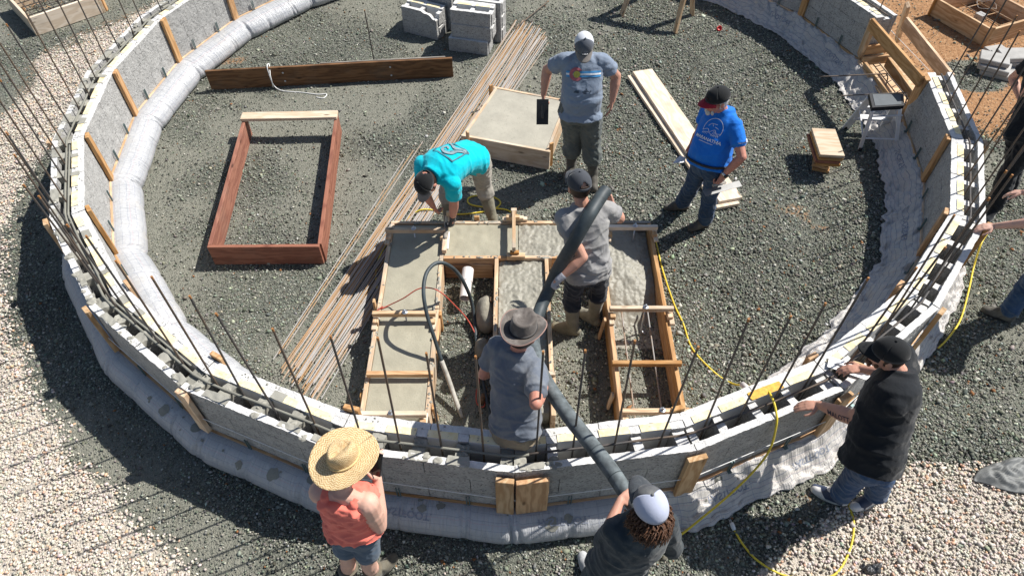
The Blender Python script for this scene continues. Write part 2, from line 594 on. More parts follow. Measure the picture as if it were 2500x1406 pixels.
def scatter_stones():
    # zone lookup on a coarse grid
    gx, gy = np.arange(-9.2, 9.21, .1), np.arange(.5, 11.6, .1)
    Z = np.array([[zones(x, y) for x in gx] for y in gy])
    def zone(p):
        return Z[np.clip(((p[:, 1] - .5) / .1).astype(int), 0, len(gy) - 1), np.clip(((p[:, 0] + 9.2) / .1).astype(int), 0, len(gx) - 1)]
    def inframe(p, m=.25):
        return (np.abs(p[:, 0]) < p[:, 1] * .486 + 2.97 + m) & (p[:, 1] > 1.45)
    def free(p):
        r = np.hypot(p[:, 0] - C0.x, p[:, 1] - C0.y)
        return ~((r > 4.62) & (r < 5.08))
    n = 900000
    p = np.stack([rng.uniform(-9, 9, n), rng.uniform(1.4, 11, n), np.zeros(n)], 1)
    z = zone(p)
    dens = np.where(p[:, 1] < 4.5, 1.0, np.where(p[:, 1] < 7, .8, .6)) * (1 - .93 * z[:, 0]) * (1 - .9 * z[:, 1]) * (1 - .75 * z[:, 2])
    p = p[(rng.uniform(0, 1, n) < dens) & inframe(p) & free(p)]
    k = len(p)
    s = rng.lognormal(-4.74, .45, k) * np.where((p[:, 0] > .3), .9, .7)
    p[:, 2] = s * rng.uniform(-.1, .35, k)
    br = rng.lognormal(0, .42, k)[:, None]
    c = np.array([.182, .19, .157])[None] * br * rng.normal(1, .06, (k, 3))
    odd = rng.uniform(0, 1, k)
    c[odd > .955] = np.array([.42, .41, .36]) * rng.uniform(.7, 1.3, ((odd > .955).sum(), 1))
    c[odd < .012] = np.array([.26, .12, .05]) * rng.uniform(.7, 1.2, ((odd < .012).sum(), 1))
    stones('crushed_gravel', OCT, p, s, np.clip(c, .02, .6), M['crushed'], (.45, .9), False, 'dark grey-green crushed stone spread over the building ground', 'gravel')
    n = 430000
    p = np.stack([rng.uniform(-9, 9, n), rng.uniform(1.4, 10.5, n), np.zeros(n)], 1)
    z = zone(p)
    p = p[(rng.uniform(0, 1, n) < z[:, 0] ** 1.3 * .95 + (z[:, 0] > .02) * .012) & inframe(p) & free(p)]
    k = len(p)
    s = rng.lognormal(-4.58, .25, k)
    p[:, 2] = s * rng.uniform(0, .9, k)
    c = np.array([.56, .50, .43])[None] * rng.lognormal(0, .15, k)[:, None] * rng.normal(1, .04, (k, 3))
    odd = rng.uniform(0, 1, k)
    c[odd > .93] *= np.array([1.0, .74, .58])
    c[odd < .08] *= np.array([.55, .56, .58])
    stones('river_pebbles', ICO, p, s, np.clip(c, .05, .74), M['pebble'], (.45, .8), True, 'pale tan rounded pebbles spread outside the ring wall', 'pebbles')
scatter_stones()

# ------------------------------------------------------------------ the ring wall
def bl(a):
    k0 = math.floor(a)
    t = a - k0
    return BULGE.get(k0, 0) * (1 - t) + BULGE.get(k0 + 1, 0) * t

def vdir(k):
    a = R(-90 + 15 * k)
    return V((math.cos(a), math.sin(a), 0))

def PK(k, t, r, z):
    """a point of the 24-sided ring: side k, share t along it, vertex radius r"""
    a = C0 + vdir(k) * (r + bl(k))
    b = C0 + vdir(k + 1) * (r + bl(k + 1))
    p = a.lerp(b, t)
    p.z = z
    return p

def gridbox(mb, fn, t0, t1, r0, r1, z0, z1, nt, nr, nz, amp=.004, fq=34, topmi=None, mi=0):
    """a block with finely broken faces; fn(t, r, z) places its points"""
    def pt(t, r, z):
        p = fn(t, r, z)
        return p + NZ.noise_vector(p * fq) * amp + NZ.noise_vector(p * 9.0) * amp * .7
    def face(fa, n1, n2, m):
        b = len(mb.v)
        for i in range(n1 + 1):
            for j in range(n2 + 1):
                mb.v.append(pt(*fa(i / n1, j / n2)))
        for i in range(n1):
            for j in range(n2):
                q = b + i * (n2 + 1) + j
                mb.f.append((q, q + n2 + 1, q + n2 + 2, q + 1))
                mb.m.append(m)
    L = lambda a, b, u: a + (b - a) * u
    face(lambda u, w: (L(t0, t1, u), L(r0, r1, w), z1), nt, nr, mi if topmi is None else topmi)
    face(lambda u, w: (L(t0, t1, u), r0, L(z0, z1, w)), nt, nz, mi)
    face(lambda u, w: (L(t0, t1, u), r1, L(z1, z0, w)), nt, nz, mi)
    face(lambda u, w: (t0, L(r0, r1, u), L(z0, z1, w)), nr, nz, mi)
    face(lambda u, w: (t1, L(r0, r1, u), L(z1, z0, w)), nr, nz, mi)

SEGS = [k for k in range(-10, 10) if k != 6]
CELLS = [(.07, .23), (.31, .54), (.62, .85), (.93, 1.16)]
SL = 1.266

wall = thing('block_wall', 'round low wall of grey wood-chip concrete blocks with open foam-lined cells on top', 'block wall', tuple(C0))

def blob(mb, c, rx, ry, rz, seed, n=10, mi=0):
    b = len(mb.v)
    for i in range(n // 2 + 1):
        ph = math.pi / 2 * i / (n // 2)
        for k in range(n):
            a = 2 * math.pi * k / n
            d = V((math.cos(a) * math.cos(ph), math.sin(a) * math.cos(ph), math.sin(ph)))
            q = 1 + .55 * NZ.noise(d * 1.6 + V((seed, seed * .7, 0)))
            mb.v.append(V(c) + V((d.x * rx * q, d.y * ry * q, d.z * rz * q + .012 * NZ.noise(d * 5 + V((seed, 0, 3))))))
    for i in range(n // 2):
        for k in range(n):
            k2 = (k + 1) % n
            mb.f.append((b + i * n + k, b + i * n + k2, b + (i + 1) * n + k2, b + (i + 1) * n + k))
            mb.m.append(mi)

for s in SEGS:
    sec = MB()
    fn = lambda t, r, z, s=s: PK(s, t, r, z)
    far = s < -7 or s > 6
    for (ra, rb) in ((RIN, RIN + .057), (ROUT - .055, ROUT)):
        for c in range(3):
            js = [0, .5, 1] if c != 1 else [0, .25, .75, 1]
            for a, b in zip(js[:-1], js[1:]):
                g = .0021
                nt = int((b - a) * (60 if not far else 36))
                z0, z1 = ZB + c * (ZT - ZB) / 3 + .0018, ZB + (c + 1) * (ZT - ZB) / 3 - .0018
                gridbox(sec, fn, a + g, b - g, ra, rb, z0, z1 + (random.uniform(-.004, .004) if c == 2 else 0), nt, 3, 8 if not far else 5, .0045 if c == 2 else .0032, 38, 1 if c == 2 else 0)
    # webs between the cells
    edges = [0] + [x for c in CELLS for x in c] + [SL]
    for a, b in zip(edges[0::2], edges[1::2]):
        a, b = max(a / SL, .003), min(b / SL, .997)
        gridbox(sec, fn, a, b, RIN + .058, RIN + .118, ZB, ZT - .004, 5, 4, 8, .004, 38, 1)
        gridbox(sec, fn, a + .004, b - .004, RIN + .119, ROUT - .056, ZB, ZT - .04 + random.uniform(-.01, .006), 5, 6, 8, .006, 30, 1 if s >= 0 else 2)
    # a soft sheet of concrete far down in the cells
    sec.add([PK(s, 0, RIN + .05, ZB + .06), PK(s, 1, RIN + .05, ZB + .06), PK(s, 1, ROUT - .05, ZB + .06), PK(s, 0, ROUT - .05, ZB + .06)], [(0, 1, 2, 3)], 2)
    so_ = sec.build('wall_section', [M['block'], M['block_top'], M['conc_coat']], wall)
    for (a, b) in CELLS:
        fb = MB()
        gridbox(fb, fn, a / SL + .002, b / SL - .002, RIN + .0575, RIN + .117, .5, ZT + .003, 8, 3, 5, .0014, 30, 1, 0)
        fb.build('foam_insert', [M['foam_w'], M['foam_y']], so_)
    if s == 1:
        ob = MB()
        gridbox(ob, fn, CELLS[2][0] / SL - .03, CELLS[2][1] / SL + .02, RIN + .05, RIN + .116, ZT - .01, ZT + .006, 14, 5, 2, .004, 30)
        ob.build('orange_foam_spill', plain('orange_cured_foam', (.72, .40, .06), .7, var=.35, scale=40, bump=.4), so_, True)
    if -10 <= s <= 0:
        sp = MB()
        span = 1.0 if s < 0 else .24
        for a, b in (((.16, .33), (.50, .66), (.80, .98), (1.1, 1.24)) if s < 0 else ((.02, .2),)):
            if random.random() < (.16 if s < -3 else .5): continue
            a += random.uniform(-.03, .03); b += random.uniform(-.03, .03)
            gridbox(sp, fn, a / SL, b / SL, ROUT - .057 - random.uniform(0, .02), ROUT - random.uniform(-.002, .02), ZT - .012, ZT + random.uniform(.002, .008), 12, 6, 2, .008, 26)
        for a, b in (((.22, .32), (.53, .63), (.84, .94), (-.0, .08)) if s < 0 else ((.0, .08),)):
            a, b = max(.001, a / SL), b / SL
            gridbox(sp, fn, a, b, RIN + .122, ROUT - .05, ZT - .09, ZT - .022 + random.uniform(-.012, .012), 7, 7, 3, .013, 26)
        if s < -1:
            for q_ in range(2):
                a, b = random.choice(CELLS)
                w_ = random.uniform(.05, .12)
                gridbox(sp, fn, a / SL, (a + w_) / SL, RIN + .06 - random.uniform(0, .02), RIN + .119, ZT - .004, ZT + .008, 6, 4, 2, .005, 26)
        cnt = int((16 if s > -8 else 8) * (1 if s < 0 else .45))
        for i in range(cnt):
            t = random.uniform(0, span)
            rr = random.choice([random.uniform(ROUT - .05, ROUT - .005), random.uniform(RIN + .13, ROUT - .06), random.uniform(RIN + .12, ROUT - .04)])
            incell = any(a / SL - .01 < t < b / SL + .01 for a, b in CELLS)
            if RIN + .11 < rr < ROUT - .06 and incell:
                t = random.choice([x for x in (.27 / SL, .58 / SL, .89 / SL, .03) if x <= span + .05])
            h = ZT - .006 if rr > ROUT - .06 else ZT - .05
            q = random.uniform(.6, 1.3)
            p = PK(s, t, rr, h)
            d = vdir(s + .5)
            blob(sp, p, .034 * q, .026 * q, random.uniform(.008, .02) if rr > ROUT - .06 else .035, random.random() * 50, 8)
        for i in range(18):
            blob(sp, PK(s, random.uniform(0, span), random.uniform(RIN + .01, RIN + .11), ZT - .001), random.uniform(.004, .011), random.uniform(.004, .009), .005, i * 3.3, 6)
        sp.build('concrete_splatter', M['conc_dab'], so_, True)

# ------------------------------------------------------------------ the fabric footing form
foot = thing('fabric_footing_form', 'silver-white woven fabric footing form under the ring wall, filled left and slack right', 'footing form', tuple(C0))

def footing(name, side, k0, k1, loose, seed, label):
    """side -1 inside the ring, +1 outside; filled tube or slack sheet"""
    r0 = RIN + .004 if side < 0 else ROUT - .004
    if not loose:
        ctrl = [(0, .245), (.045, .262), (.15, .255), (.27, .19), (.315, .1), (.29, .03), (.24, .0)]
    else:
        ctrl = [(0, .245), (.05, .235), (.13, .18), (.22, .1), (.30, .05), (.37, .022), (.42, .012)]
    pr = catmull([V((a, b, 0)) for a, b in ctrl], 5)
    npf = len(pr)
    step = .0105
    na = int((k1 - k0) * 1.26 / .013)
    v, f, uv = [], [], []
    for i in range(na + 1):
        k = k0 + (k1 - k0) * i / na
        ks = math.floor(k) if k < k1 else math.ceil(k1) - 1
        t = k - ks
        arc = k * 1.27
        gr_ = random.Random(ks * 17 + int(seed))
        gro = [(c + gr_.gauss(0, .018), gr_.gauss(0, .06), gr_.uniform(.01, .024)) for c in (.32, .34, .72, .74)]
        for kc in (0, 1):
            g2 = random.Random((ks + kc) * 31 + int(seed))
            gro += [(kc + g2.gauss(0, .022), g2.gauss(0, .07), g2.uniform(.016, .036)) for _ in range(4)]
        # pinches where the cloth is gathered: at each corner and near the clips
        pin = sum(a * math.exp(-(((t - c) / w) ** 2)) for c, a, w in ((0, .9, .05), (1, .9, .05), (.33, .35, .035), (.72, .45, .035)))
        if not loose:
            bulge = (.93 if side < 0 else .72) * (1 - .06 * pin) * (1 + .05 * NZ.noise(V((k * 2.1, seed, 0))))
        else:
            bulge = (.78 if side < 0 else .66 if k < 2.6 else .5) * (1 + .16 * NZ.noise(V((k * 3.1, seed, 0))) + .1 * NZ.noise(V((k * 9, seed, 4))))
        for j, q in enumerate(pr):
            w = j / (npf - 1)
            off, z = q.x * bulge, q.y
            if not loose:
                cre = NZ.noise(V((arc * 42 + 6 * w * (t - .5), w * 1.6, seed))) * (.002 + .016 * min(1, pin)) * math.sin(math.pi * min(1, w * 1.15 + .02))
                for tc, sl_, dp in gro:
                    off -= dp * math.exp(-((t - tc - sl_ * (w - .3)) / .0085) ** 2) * math.sin(math.pi * min(1, w * 1.1 + .04))
                off += cre
                z += cre * .6 + .003 * NZ.noise(V((arc * 5, w * 4, seed + 9)))
            else:
                pp = V((arc * 3.4, w * 2.6, seed))
                cr = NZ.turbulence(pp, 3, True) - .55
                rid = 1 - abs(NZ.noise(V((arc * 7, w * 3.5, seed + 5)))) * 2
                fold = 1 - abs(NZ.noise(V((arc * 15 + w * 5, w * 2.0, seed + 8)))) * 2
                am = math.sin(math.pi * min(1, w * .9 + .05)) ** .6
                z += am * (.062 * cr + .036 * rid + .014 * fold)
                off += am * .02 * NZ.noise(V((arc * 8, w * 3, seed + 2))) + w * .03 * NZ.noise(V((arc * 11, 0, seed + 7)))
            z = max(z, .004 + (.004 * (1 - w) if loose else 0))
            p = PK(ks, t, r0 + side * off, z)
            v.append(p)
            uv.append((arc, w * .6))
    for i in range(na):
        for j in range(npf - 1):
            a = i * npf + j
            q = (a, a + npf, a + npf + 1, a + 1)
            f.append(q if side > 0 else q[::-1])
    o = mk(name, v, f, M['fabric_loose' if loose else 'fabric'], foot, smooth=True, uv=uv)
    if loose:
        sm = o.modifiers.new('thickness', 'SOLIDIFY')
        sm.thickness = .0025
    o['label'] = label
    return o
footing('filled_tube', -1, -10, .5, False, 2.0, 'taut filled tube along the inside of the wall')
footing('filled_tube', 1, -10, .62, False, 11.0, 'taut filled tube along the outside of the wall')
lin = footing('loose_skirt', -1, .5, 10, True, 5.0, 'slack crumpled skirt along the inside of the wall')
lout = footing('loose_skirt', 1, .6, 6.0, True, 14.0, 'slack crumpled skirt along the outside of the wall')

def project_text(txt, src, p, xdir, ydir, n, size, mat, parent, name='printed_word', flipv=False, bold=0.0, cut=.03, lift=.002, maxd=.4, align='CENTER'):
    """lay lettering onto the surface of src: p centre, xdir along the word, ydir its upward side, n outward"""
    cu = bpy.data.curves.new(name, 'FONT')
    cu.body, cu.size, cu.align_x, cu.align_y = txt, size, align, 'CENTER'
    cu.offset = bold
    cu.resolution_u = 3
    to = bpy.data.objects.new(name, cu)
    COL.objects.link(to)
    dg = bpy.context.evaluated_depsgraph_get()
    me = bpy.data.meshes.new_from_object(to.evaluated_get(dg))
    bpy.data.objects.remove(to)
    bpy.data.curves.remove(cu)
    bm = bmesh.new()
    bm.from_mesh(me)
    bpy.data.meshes.remove(me)
    for ax in (0, 1):
        lo, hi = min(v.co[ax] for v in bm.verts), max(v.co[ax] for v in bm.verts)
        x = lo + cut
        while x < hi:
            pn = [0, 0, 0]
            pn[ax] = 1
            pc = [0, 0, 0]
            pc[ax] = x
            bmesh.ops.bisect_plane(bm, geom=bm.verts[:] + bm.edges[:] + bm.faces[:], plane_co=pc, plane_no=pn)
            x += cut
    bm.verts.index_update()
    vs = [v.co.copy() for v in bm.verts]
    fs = [[v.index for v in f.verts] for f in bm.faces]
    bm.free()
    if flipv:
        vs = [V((v.x, -v.y, 0)) for v in vs]
    return lay(vs, fs, src, p, xdir, ydir, n, mat, parent, name, lift, maxd)

_bvh = {}
def bvh_of(o):
    if o.name not in _bvh:
        me = o.data
        _bvh[o.name] = BVHTree.FromPolygons([o.matrix_basis @ v.co for v in me.vertices], [tuple(p.vertices) for p in me.polygons])
    return _bvh[o.name]

def lay(vs, fs, src, p, xdir, ydir, n, mat, parent, name, lift=.002, maxd=.4):
    p, n = V(p), V(n).normalized()
    x = V(xdir).normalized()
    y = V(ydir)
    tree = bvh_of(src)
    out, ok = [], []
    for q in vs:
        s0 = p + x * q.x + y.normalized() * q.y
        h, hn, _, _ = tree.ray_cast(s0 + n * maxd, -n, maxd * 2)
        if h is None:
            out.append(s0)
            ok.append(False)
        else:
            if hn.dot(n) < 0:
                hn = -hn
            out.append(h + n * lift + hn * lift * .5)
            ok.append(True)
    fs = [f for f in fs if all(ok[i] for i in f)]
    if not fs:
        return None
    # wind towards the outside
    a, b, c = (out[i] for i in fs[0][:3])
    if (b - a).cross(c - a).dot(n) < 0:
        fs = [tuple(reversed(f)) for f in fs]
    return mk(name, out, fs, mat, parent)

# the maker's word printed again and again along the cloth
def print_on(o, k, side, loose, w):
    r0 = RIN if side < 0 else ROUT
    c = PK(math.floor(k), k % 1, r0 + side * w, .15)
    rad = vdir(k) * side
    tan_ = V((0, 0, 1)).cross(vdir(k))
    n = (rad * .45 + V((0, 0, .9))).normalized()
    up = (V((0, 0, 1)) - n * n.z).normalized()
    xd = tan_ if tan_.x > 0 or abs(tan_.x) < .3 else -tan_
    return project_text('FASTFOOT.', o, c + n * .02, xd if side > 0 else tan_, -up if side > 0 else up, n, .078, M['ink'], o, 'printed_word', flipv=False, bold=.002, cut=.025, lift=.003)
tube_out = [c for c in foot.children if c.name.startswith('filled_tube')][1]
for k in (-.62, .28):
    print_on(tube_out, k, 1, False, .1)
for k in (1.3, 1.9, 2.35):
    print_on(lout, k, 1, True, .16)
for k in (4.4, 5.4, 6.3, 7.25, 8.2):
    print_on(lin, k, -1, True, .14)

# dried splashes of concrete on the cloth
spl = MB()
for o_, k0, k1 in ((tube_out, -2.9, .55), (lout, .7, 1.5)):
    for i in range(26 if o_ is tube_out else 6):
        k = random.uniform(k0, k1)
        cx = PK(math.floor(k), k % 1, ROUT + random.uniform(.03, .17), .3)
        L = random.choice([.008, .012, .02, .035, .055])
        n_ = 12
        pv_ = [V((0, 0, 0))] + [V((L * math.cos(6.283 * q / n_) * (1 + .5 * NZ.noise(V((q, i, k)))), .8 * L * math.sin(6.283 * q / n_) * (1 + .5 * NZ.noise(V((q, i + 9, k)))), 0)) for q in range(n_)]
        x_ = lay(pv_, [(0, 1 + q, 1 + (q + 1) % n_) for q in range(n_)], o_, cx, (1, 0, 0), (0, 1, 0), V((0, 0, 1)), M['conc_dab'], None, 'tmp', .003, .5)
        if x_:
            spl.add([v.co for v in x_.data.vertices], [tuple(p.vertices) for p in x_.data.polygons])
            bpy.data.objects.remove(x_)
tag(spl.build('concrete_splash', M['conc_coat'], foot), kind='stuff')

# battens and steel clips along the base of the blocks
for s in SEGS + [6]:
    for side in (-1, 1):
        if side > 0 and (s > 5):
            continue
        r = RIN - .012 if side < 0 else ROUT + .012
        a, b = PK(s, .004, r, ZB + .012), PK(s, .996, r, ZB + .012)
        board('batten', a, b, .022, .03, M['fir'] if side > 0 else M['pine'], foot, bev=.002, warp=0)
        if s == 6:
            continue
        for t in (.32, .73):
            p = PK(s, t, r + side * .014, 0)
            rad = vdir(s + .5) * side
            tn = V((0, 0, 1)).cross(rad)
            cl = MB()
            for q in (-.011, .011):
                cl.add([frame(tn, (0, 0, 1), p + tn * q + V((0, 0, .325))) @ V(x) for x in boxv(-.0035, .0035, -.006, .006, -.07, .075)], BOXF)
            cl.add([frame(tn, (0, 0, 1), p + V((0, 0, .25)) + rad * .01) @ V(x) for x in boxv(-.016, .016, -.016, .016, -.004, .004)], BOXF)
            cl.build('steel_clip', M['clip'], foot)

# ------------------------------------------------------------------ brace boards on the corners of the ring
def ordn(i):
    return ['first', 'second', 'third', 'fourth', 'fifth', 'sixth', 'seventh', 'eighth', 'ninth', 'tenth', 'eleventh', 'twelfth', 'thirteenth', 'fourteenth', 'fifteenth', 'sixteenth', 'seventeenth', 'eighteenth', 'nineteenth', 'twentieth'][i]

def corner_board(k, side, w, t, z0, z1, mat, label, turn=0.0, shift=0.0, group='brace boards on the ring wall corners'):
    d = vdir(k) * side
    r = (RIN if side < 0 else ROUT) + bl(k)
    tn = V((0, 0, 1)).cross(vdir(k))
    nrm = (Matrix.Rotation(R(turn), 3, 'Z') @ d)
    base = C0 + vdir(k) * (r + side * (t / 2 + .012)) + tn * shift
    o = board('brace_board', V((base.x, base.y, z0)), V((base.x, base.y, z1)), w, t, mat, None, nrm)
    return tag(o, label, 'board', group)
for i, k in enumerate(range(-9, 1)):
    nm = ordn(-k) if k else ''
    lab = {0: 'short brown brace board peeping over the wall right behind the cowboy hat man',
           -1: 'orange brace board end beside the lowest pale tie of the left form',
           -2: 'brace board tip over the inner wall edge beside the lower ends of the rebar bundle',
           -3: 'brown brace board tip where the inner silver tube meets the front wall',
           -4: 'orange brace board on the inner left wall, lowest of the fully visible ones',
           -5: 'orange brace board on the inner left wall at the leftmost bend of the tube',
           -6: 'orange brace board on the inner left wall level with the red frame top',
           -7: 'orange brace board on the inner wall above the left end of the brown plank',
           -8: 'orange brace board cut by the top picture edge beside the tube',
           -9: 'brace board on the far inner wall beyond the picture top'}[k]
    corner_board(k, -1, .1 if k < -3 else .12, .038, ZB + .02, ZT + (.01 if k < -3 else .035), M['fir'] if k < -1 else M['brown_wood'] if k == 0 else M['fir'], lab, 6 if k < -3 else 0)
for k, lab in ((1, 'brace board end lying over the inner wall edge under a corner of the right form'), (2, 'brace board end over the inner wall edge near the rebar and the yellow hose'), (3, 'brace board tip between the loose skirt and the wall top on the right'), (4, 'shaded dark orange brace board leaning on the inner right wall'), (5, 'brace board on the inner right wall just below the step ladder'), (8, 'upright brace board on the far right wall at the picture top'), (9, 'brace board on the far inner wall beyond the top right')):
    corner_board(k, -1, .1, .038, ZB + .02, ZT + (.03 if k < 4 else .0), M['fir'], lab)
corner_board(0, 1, .13, .04, .26, .80, M['pine'], 'narrow pale brace board at the wall front, left one of the touching pair', -6, -.07)
corner_board(0, 1, .235, .036, .28, .79, M['fir'], 'wide orange brace board at the wall front, right one of the touching pair', 7.5, .125)
corner_board(1, 1, .15, .04, .22, .80, M['pine'], 'pale grained brace board on the outer wall right of the white capped man')
corner_board(2, 1, .15, .04, .26, .8, M['pine'], 'brace board on the outer wall under the black shirted man\'s forearm')
corner_board(3, 1, .1, .04, .26, .84, M['pine'], 'pale brace board on the outer wall behind the black capped man')
corner_board(4, 1, .1, .04, .26, .84, M['fir'], 'brace board on the outer right wall under the reaching hand')
corner_board(5, 1, .12, .04, .3, .84, M['pine'], 'brace board on the outer right wall beside the black trousered person')
corner_board(-2, 1, .1, .04, .3, .86, M['pine'], 'brace board with a darker lower half on the outer wall left of the straw hat')
corner_board(-3, 1, .09, .04, .3, .86, M['pine'], 'brace board on the outer wall above the splashed silver tube')
corner_board(-4, 1, .09, .04, .3, .86, M['pine'], 'brace board end behind the leftmost slanting rebars')
corner_board(-5, 1, .09, .04, .3, .86, M['pine_splash'], 'brace board end on the outer left wall beside the tan pebbles')

# string line round the outside of the wall
pts = [PK(k, 0, ROUT + (.05 if k in (0, 1, 2) else .03), .50) for k in range(-3, 4)]
sv, sf = tube(pts, .0032, 6)
tag(mk('string_line', sv, sf, M['white_cord']), 'thin taut pale string running round the outer wall across the brace boards', 'string')

# ------------------------------------------------------------------ upright rebars in the cells of the wall
def unit_bar(name, mats, tip=.985):
    v, f = tube([(0, 0, 0), (tip, 0, 0), (1, 0, 0)], 1.0, 7)
    me = bpy.data.meshes.new(name)
    me.from_pydata([tuple(x) for x in v], [], f)
    for m in mats: me.materials.append(m)
    fm = [0] * 7 + [1] * 7 + [0, 1]
    me.polygons.foreach_set('material_index', fm)
    me.polygons.foreach_set('use_smooth', [True] * 14 + [False] * 2)
    me.update()
    return me
UBAR = unit_bar('rebar', [M['rebar'], M['rust_tip']])
PBAR = unit_bar('rebar_pile_bar', [M['rebar_pile'], M['rust_tip']], .999)

def bar(me, a, b, r, name='rebar'):
    a, b = V(a), V(b)
    o = bpy.data.objects.new(name, me)
    COL.objects.link(o)
    m = frame(b - a, (0, 0, 1), a)
    o.matrix_basis = m @ Matrix.Diagonal((((b - a).length), r, r, 1))
    return o
hose_at = .42
ub = []
for s in SEGS:
    if s < -9 or s > 8:
        continue
    for i, (a, b) in enumerate(CELLS):
        ub.append((s + (a + b) / 2 / SL, s))
left = sorted([x for x in ub if x[0] < hose_at], key=lambda x: -x[0])
right = sorted([x for x in ub if x[0] >= hose_at], key=lambda x: x[0])
for lst, nm in ((left, 'leftwards'), (right, 'rightwards')):
    for i, (k, s) in enumerate(lst):
        rr = 4.862 + random.uniform(-.015, .015)
        p = PK(s, k - s, rr, ZB + .1)
        h = random.uniform(1.96, 2.12)
        top = PK(s, k - s, rr, h) + V((random.gauss(0, .028), random.gauss(0, .028), 0))
        o = bar(UBAR, p, top, .0078)
        w = ('nearest' if i == 0 else (ordn(i) if i < 20 else ['twenty-first', 'twenty-second', 'twenty-third', 'twenty-fourth', 'twenty-fifth', 'twenty-sixth', 'twenty-seventh', 'twenty-eighth', 'twenty-ninth', 'thirtieth', 'thirty-first', 'thirty-second', 'thirty-third', 'thirty-fourth', 'thirty-fifth', 'thirty-sixth', 'thirty-seventh', 'thirty-eighth', 'thirty-ninth', 'fortieth'][i - 20]))
        tag(o, 'upright rebar in the wall, %s counting %s from the concrete hose' % (w, nm), 'rebar', 'upright rebars standing in the ring wall')
# level bars lying in the webs
def ringbar(k0, k1, r, z, rad, mat, label, wob=.012, coat=False):
    n = max(2, int((k1 - k0) * 9))
    P = []
    for i in range(n + 1):
        k = k0 + (k1 - k0) * i / n
        s = math.floor(k) if k < k1 else math.ceil(k1) - 1
        P.append(PK(s, k - s, r + wob * NZ.noise(V((k * 2, r * 9, 0))), z + .008 * NZ.noise(V((k * 3, 4, r)))))
    v, f = tube(P, rad, 8)
    return tag(mk('level_rebar', v, f, mat, smooth=True), label, 'rebar', 'level rebars lying in the wall cells')
M['rebar_grey'] = conc('cement_coated_rebar', (.23, .225, .19), .8, .4, 120)
ringbar(-10, -4.2, 4.868, ZT - .012, .011, M['rebar_grey'], 'cement coated level rebar lying in the left wall cells')
ringbar(-4.5, .08, 4.87, ZT - .014, .011, M['rebar_grey'], 'cement coated level rebar lying in the front wall cells left of the brace pair')
ringbar(-4.9, -2.1, 4.835, ZT - .0, .009, M['rebar_grey'], 'second cement coated bar lapped beside the first at the lower left wall')
ringbar(.05, 2.4, 4.868, ZT - .014, .0095, M['rebar'], 'clean dark level rebar lying in the front right wall cells')
ringbar(2.2, 5.98, 4.872, ZT - .012, .0095, M['rebar'], 'level rebar lying in the right wall cells up to the opening')
ringbar(7.02, 10, 4.872, ZT - .012, .0095, M['rebar'], 'level rebar lying in the far right wall cells beyond the opening')
# ------------------------------------------------------------------ footing formwork with wet concrete
def slab(name, x0, x1, y0, y1, z, mat, label, amp=.004, fq=6, rough=False, fn=None, res=.011, bottom=.0):
    nx, ny = max(2, int((x1 - x0) / res)), max(2, int((y1 - y0) / res))
    v = []
    for j in range(ny + 1):
        for i in range(nx + 1):
            x, y = x0 + (x1 - x0) * i / nx, y0 + (y1 - y0) * j / ny
            h = z + amp * NZ.noise(V((x * fq, y * fq, 1)))
            if rough:
                h += .022 * NZ.turbulence(V((x * 10, y * 10, 2)), 4, True) - .016 + .008 * NZ.noise(V((x * 30, y * 30, 5))) + .007 * NZ.noise(V((x * 62, y * 62, 8)))
            if fn: h += fn(x, y)
            v.append(V((x, y, max(bottom + .004, h))))
    f = [(j * (nx + 1) + i, j * (nx + 1) + i + 1, (j + 1) * (nx + 1) + i + 1, (j + 1) * (nx + 1) + i) for j in range(ny) for i in range(nx)]
    # skirt down to the ground
    rim = [i for i in range(nx + 1)] + [(j) * (nx + 1) + nx for j in range(1, ny + 1)] + [ny * (nx + 1) + i for i in range(nx - 1, -1, -1)] + [j * (nx + 1) for j in range(ny - 1, 0, -1)]
    b = len(v)
    v += [V((v[i].x, v[i].y, bottom)) for i in rim]
    n = len(rim)
    f += [(rim[(q + 1) % n], rim[q], b + q, b + (q + 1) % n) for q in range(n)]
    f.append(tuple(b + q for q in range(n - 1, -1, -1)))
    return tag(mk(name, v, f, mat, smooth=True), label, 'concrete')

ZF = .28
slab('wet_concrete', -1.232, -.727, 2.87, 5.14, ZF - .012, M['conc'], 'smooth grey wet concrete in the long left form strip under the black vibrator hose', .003, 9)
slab('wet_concrete', -.69, .06, 4.70, 5.15, ZF - .012, M['conc'], 'trowelled grey wet concrete under the bent man\'s hand in the cross form strip', .004, 14)
slab('wet_concrete', .065, .9, 4.70, 5.15, ZF - .012, M['conc_rough'], 'lumpy fresh concrete in the cross form strip beside the grey shirted man\'s back', .012, 5, True)
slab('wet_concrete', -.13, .32, 2.95, 4.655, ZF - .035, M['conc_rough'], 'rough fresh concrete in the middle form leg behind the brown felt hat', .014, 4, True, lambda x, y: -.05 * sstep(3.6, 3.0, y))
slab('wet_concrete', .935, 1.415, 3.75, 5.15, ZF - .05, M['conc_rough'], 'rough poured concrete heap sloping out in the long right form leg', .012, 5, True, lambda x, y: -.24 * sstep(4.55, 3.85, y + .12 * NZ.noise(V((x * 5, y * 3, 0)))) - .07 * sstep(1.1, 1.4, x))

form = thing('footing_formwork', 'timber footing formwork of four joined strips with bolted cross ties', 'formwork', (0, 4, 0))

def fboard(a, b, mat=None, w=.28, z=ZF, name='form_board', t=.038):
    a, b = V((*a, z - w / 2)), V((*b, z - w / 2))
    side = (b - a).cross(V((0, 0, 1))).normalized()
    return board(name, a, b, w, t, mat or M['pine'], form, side)

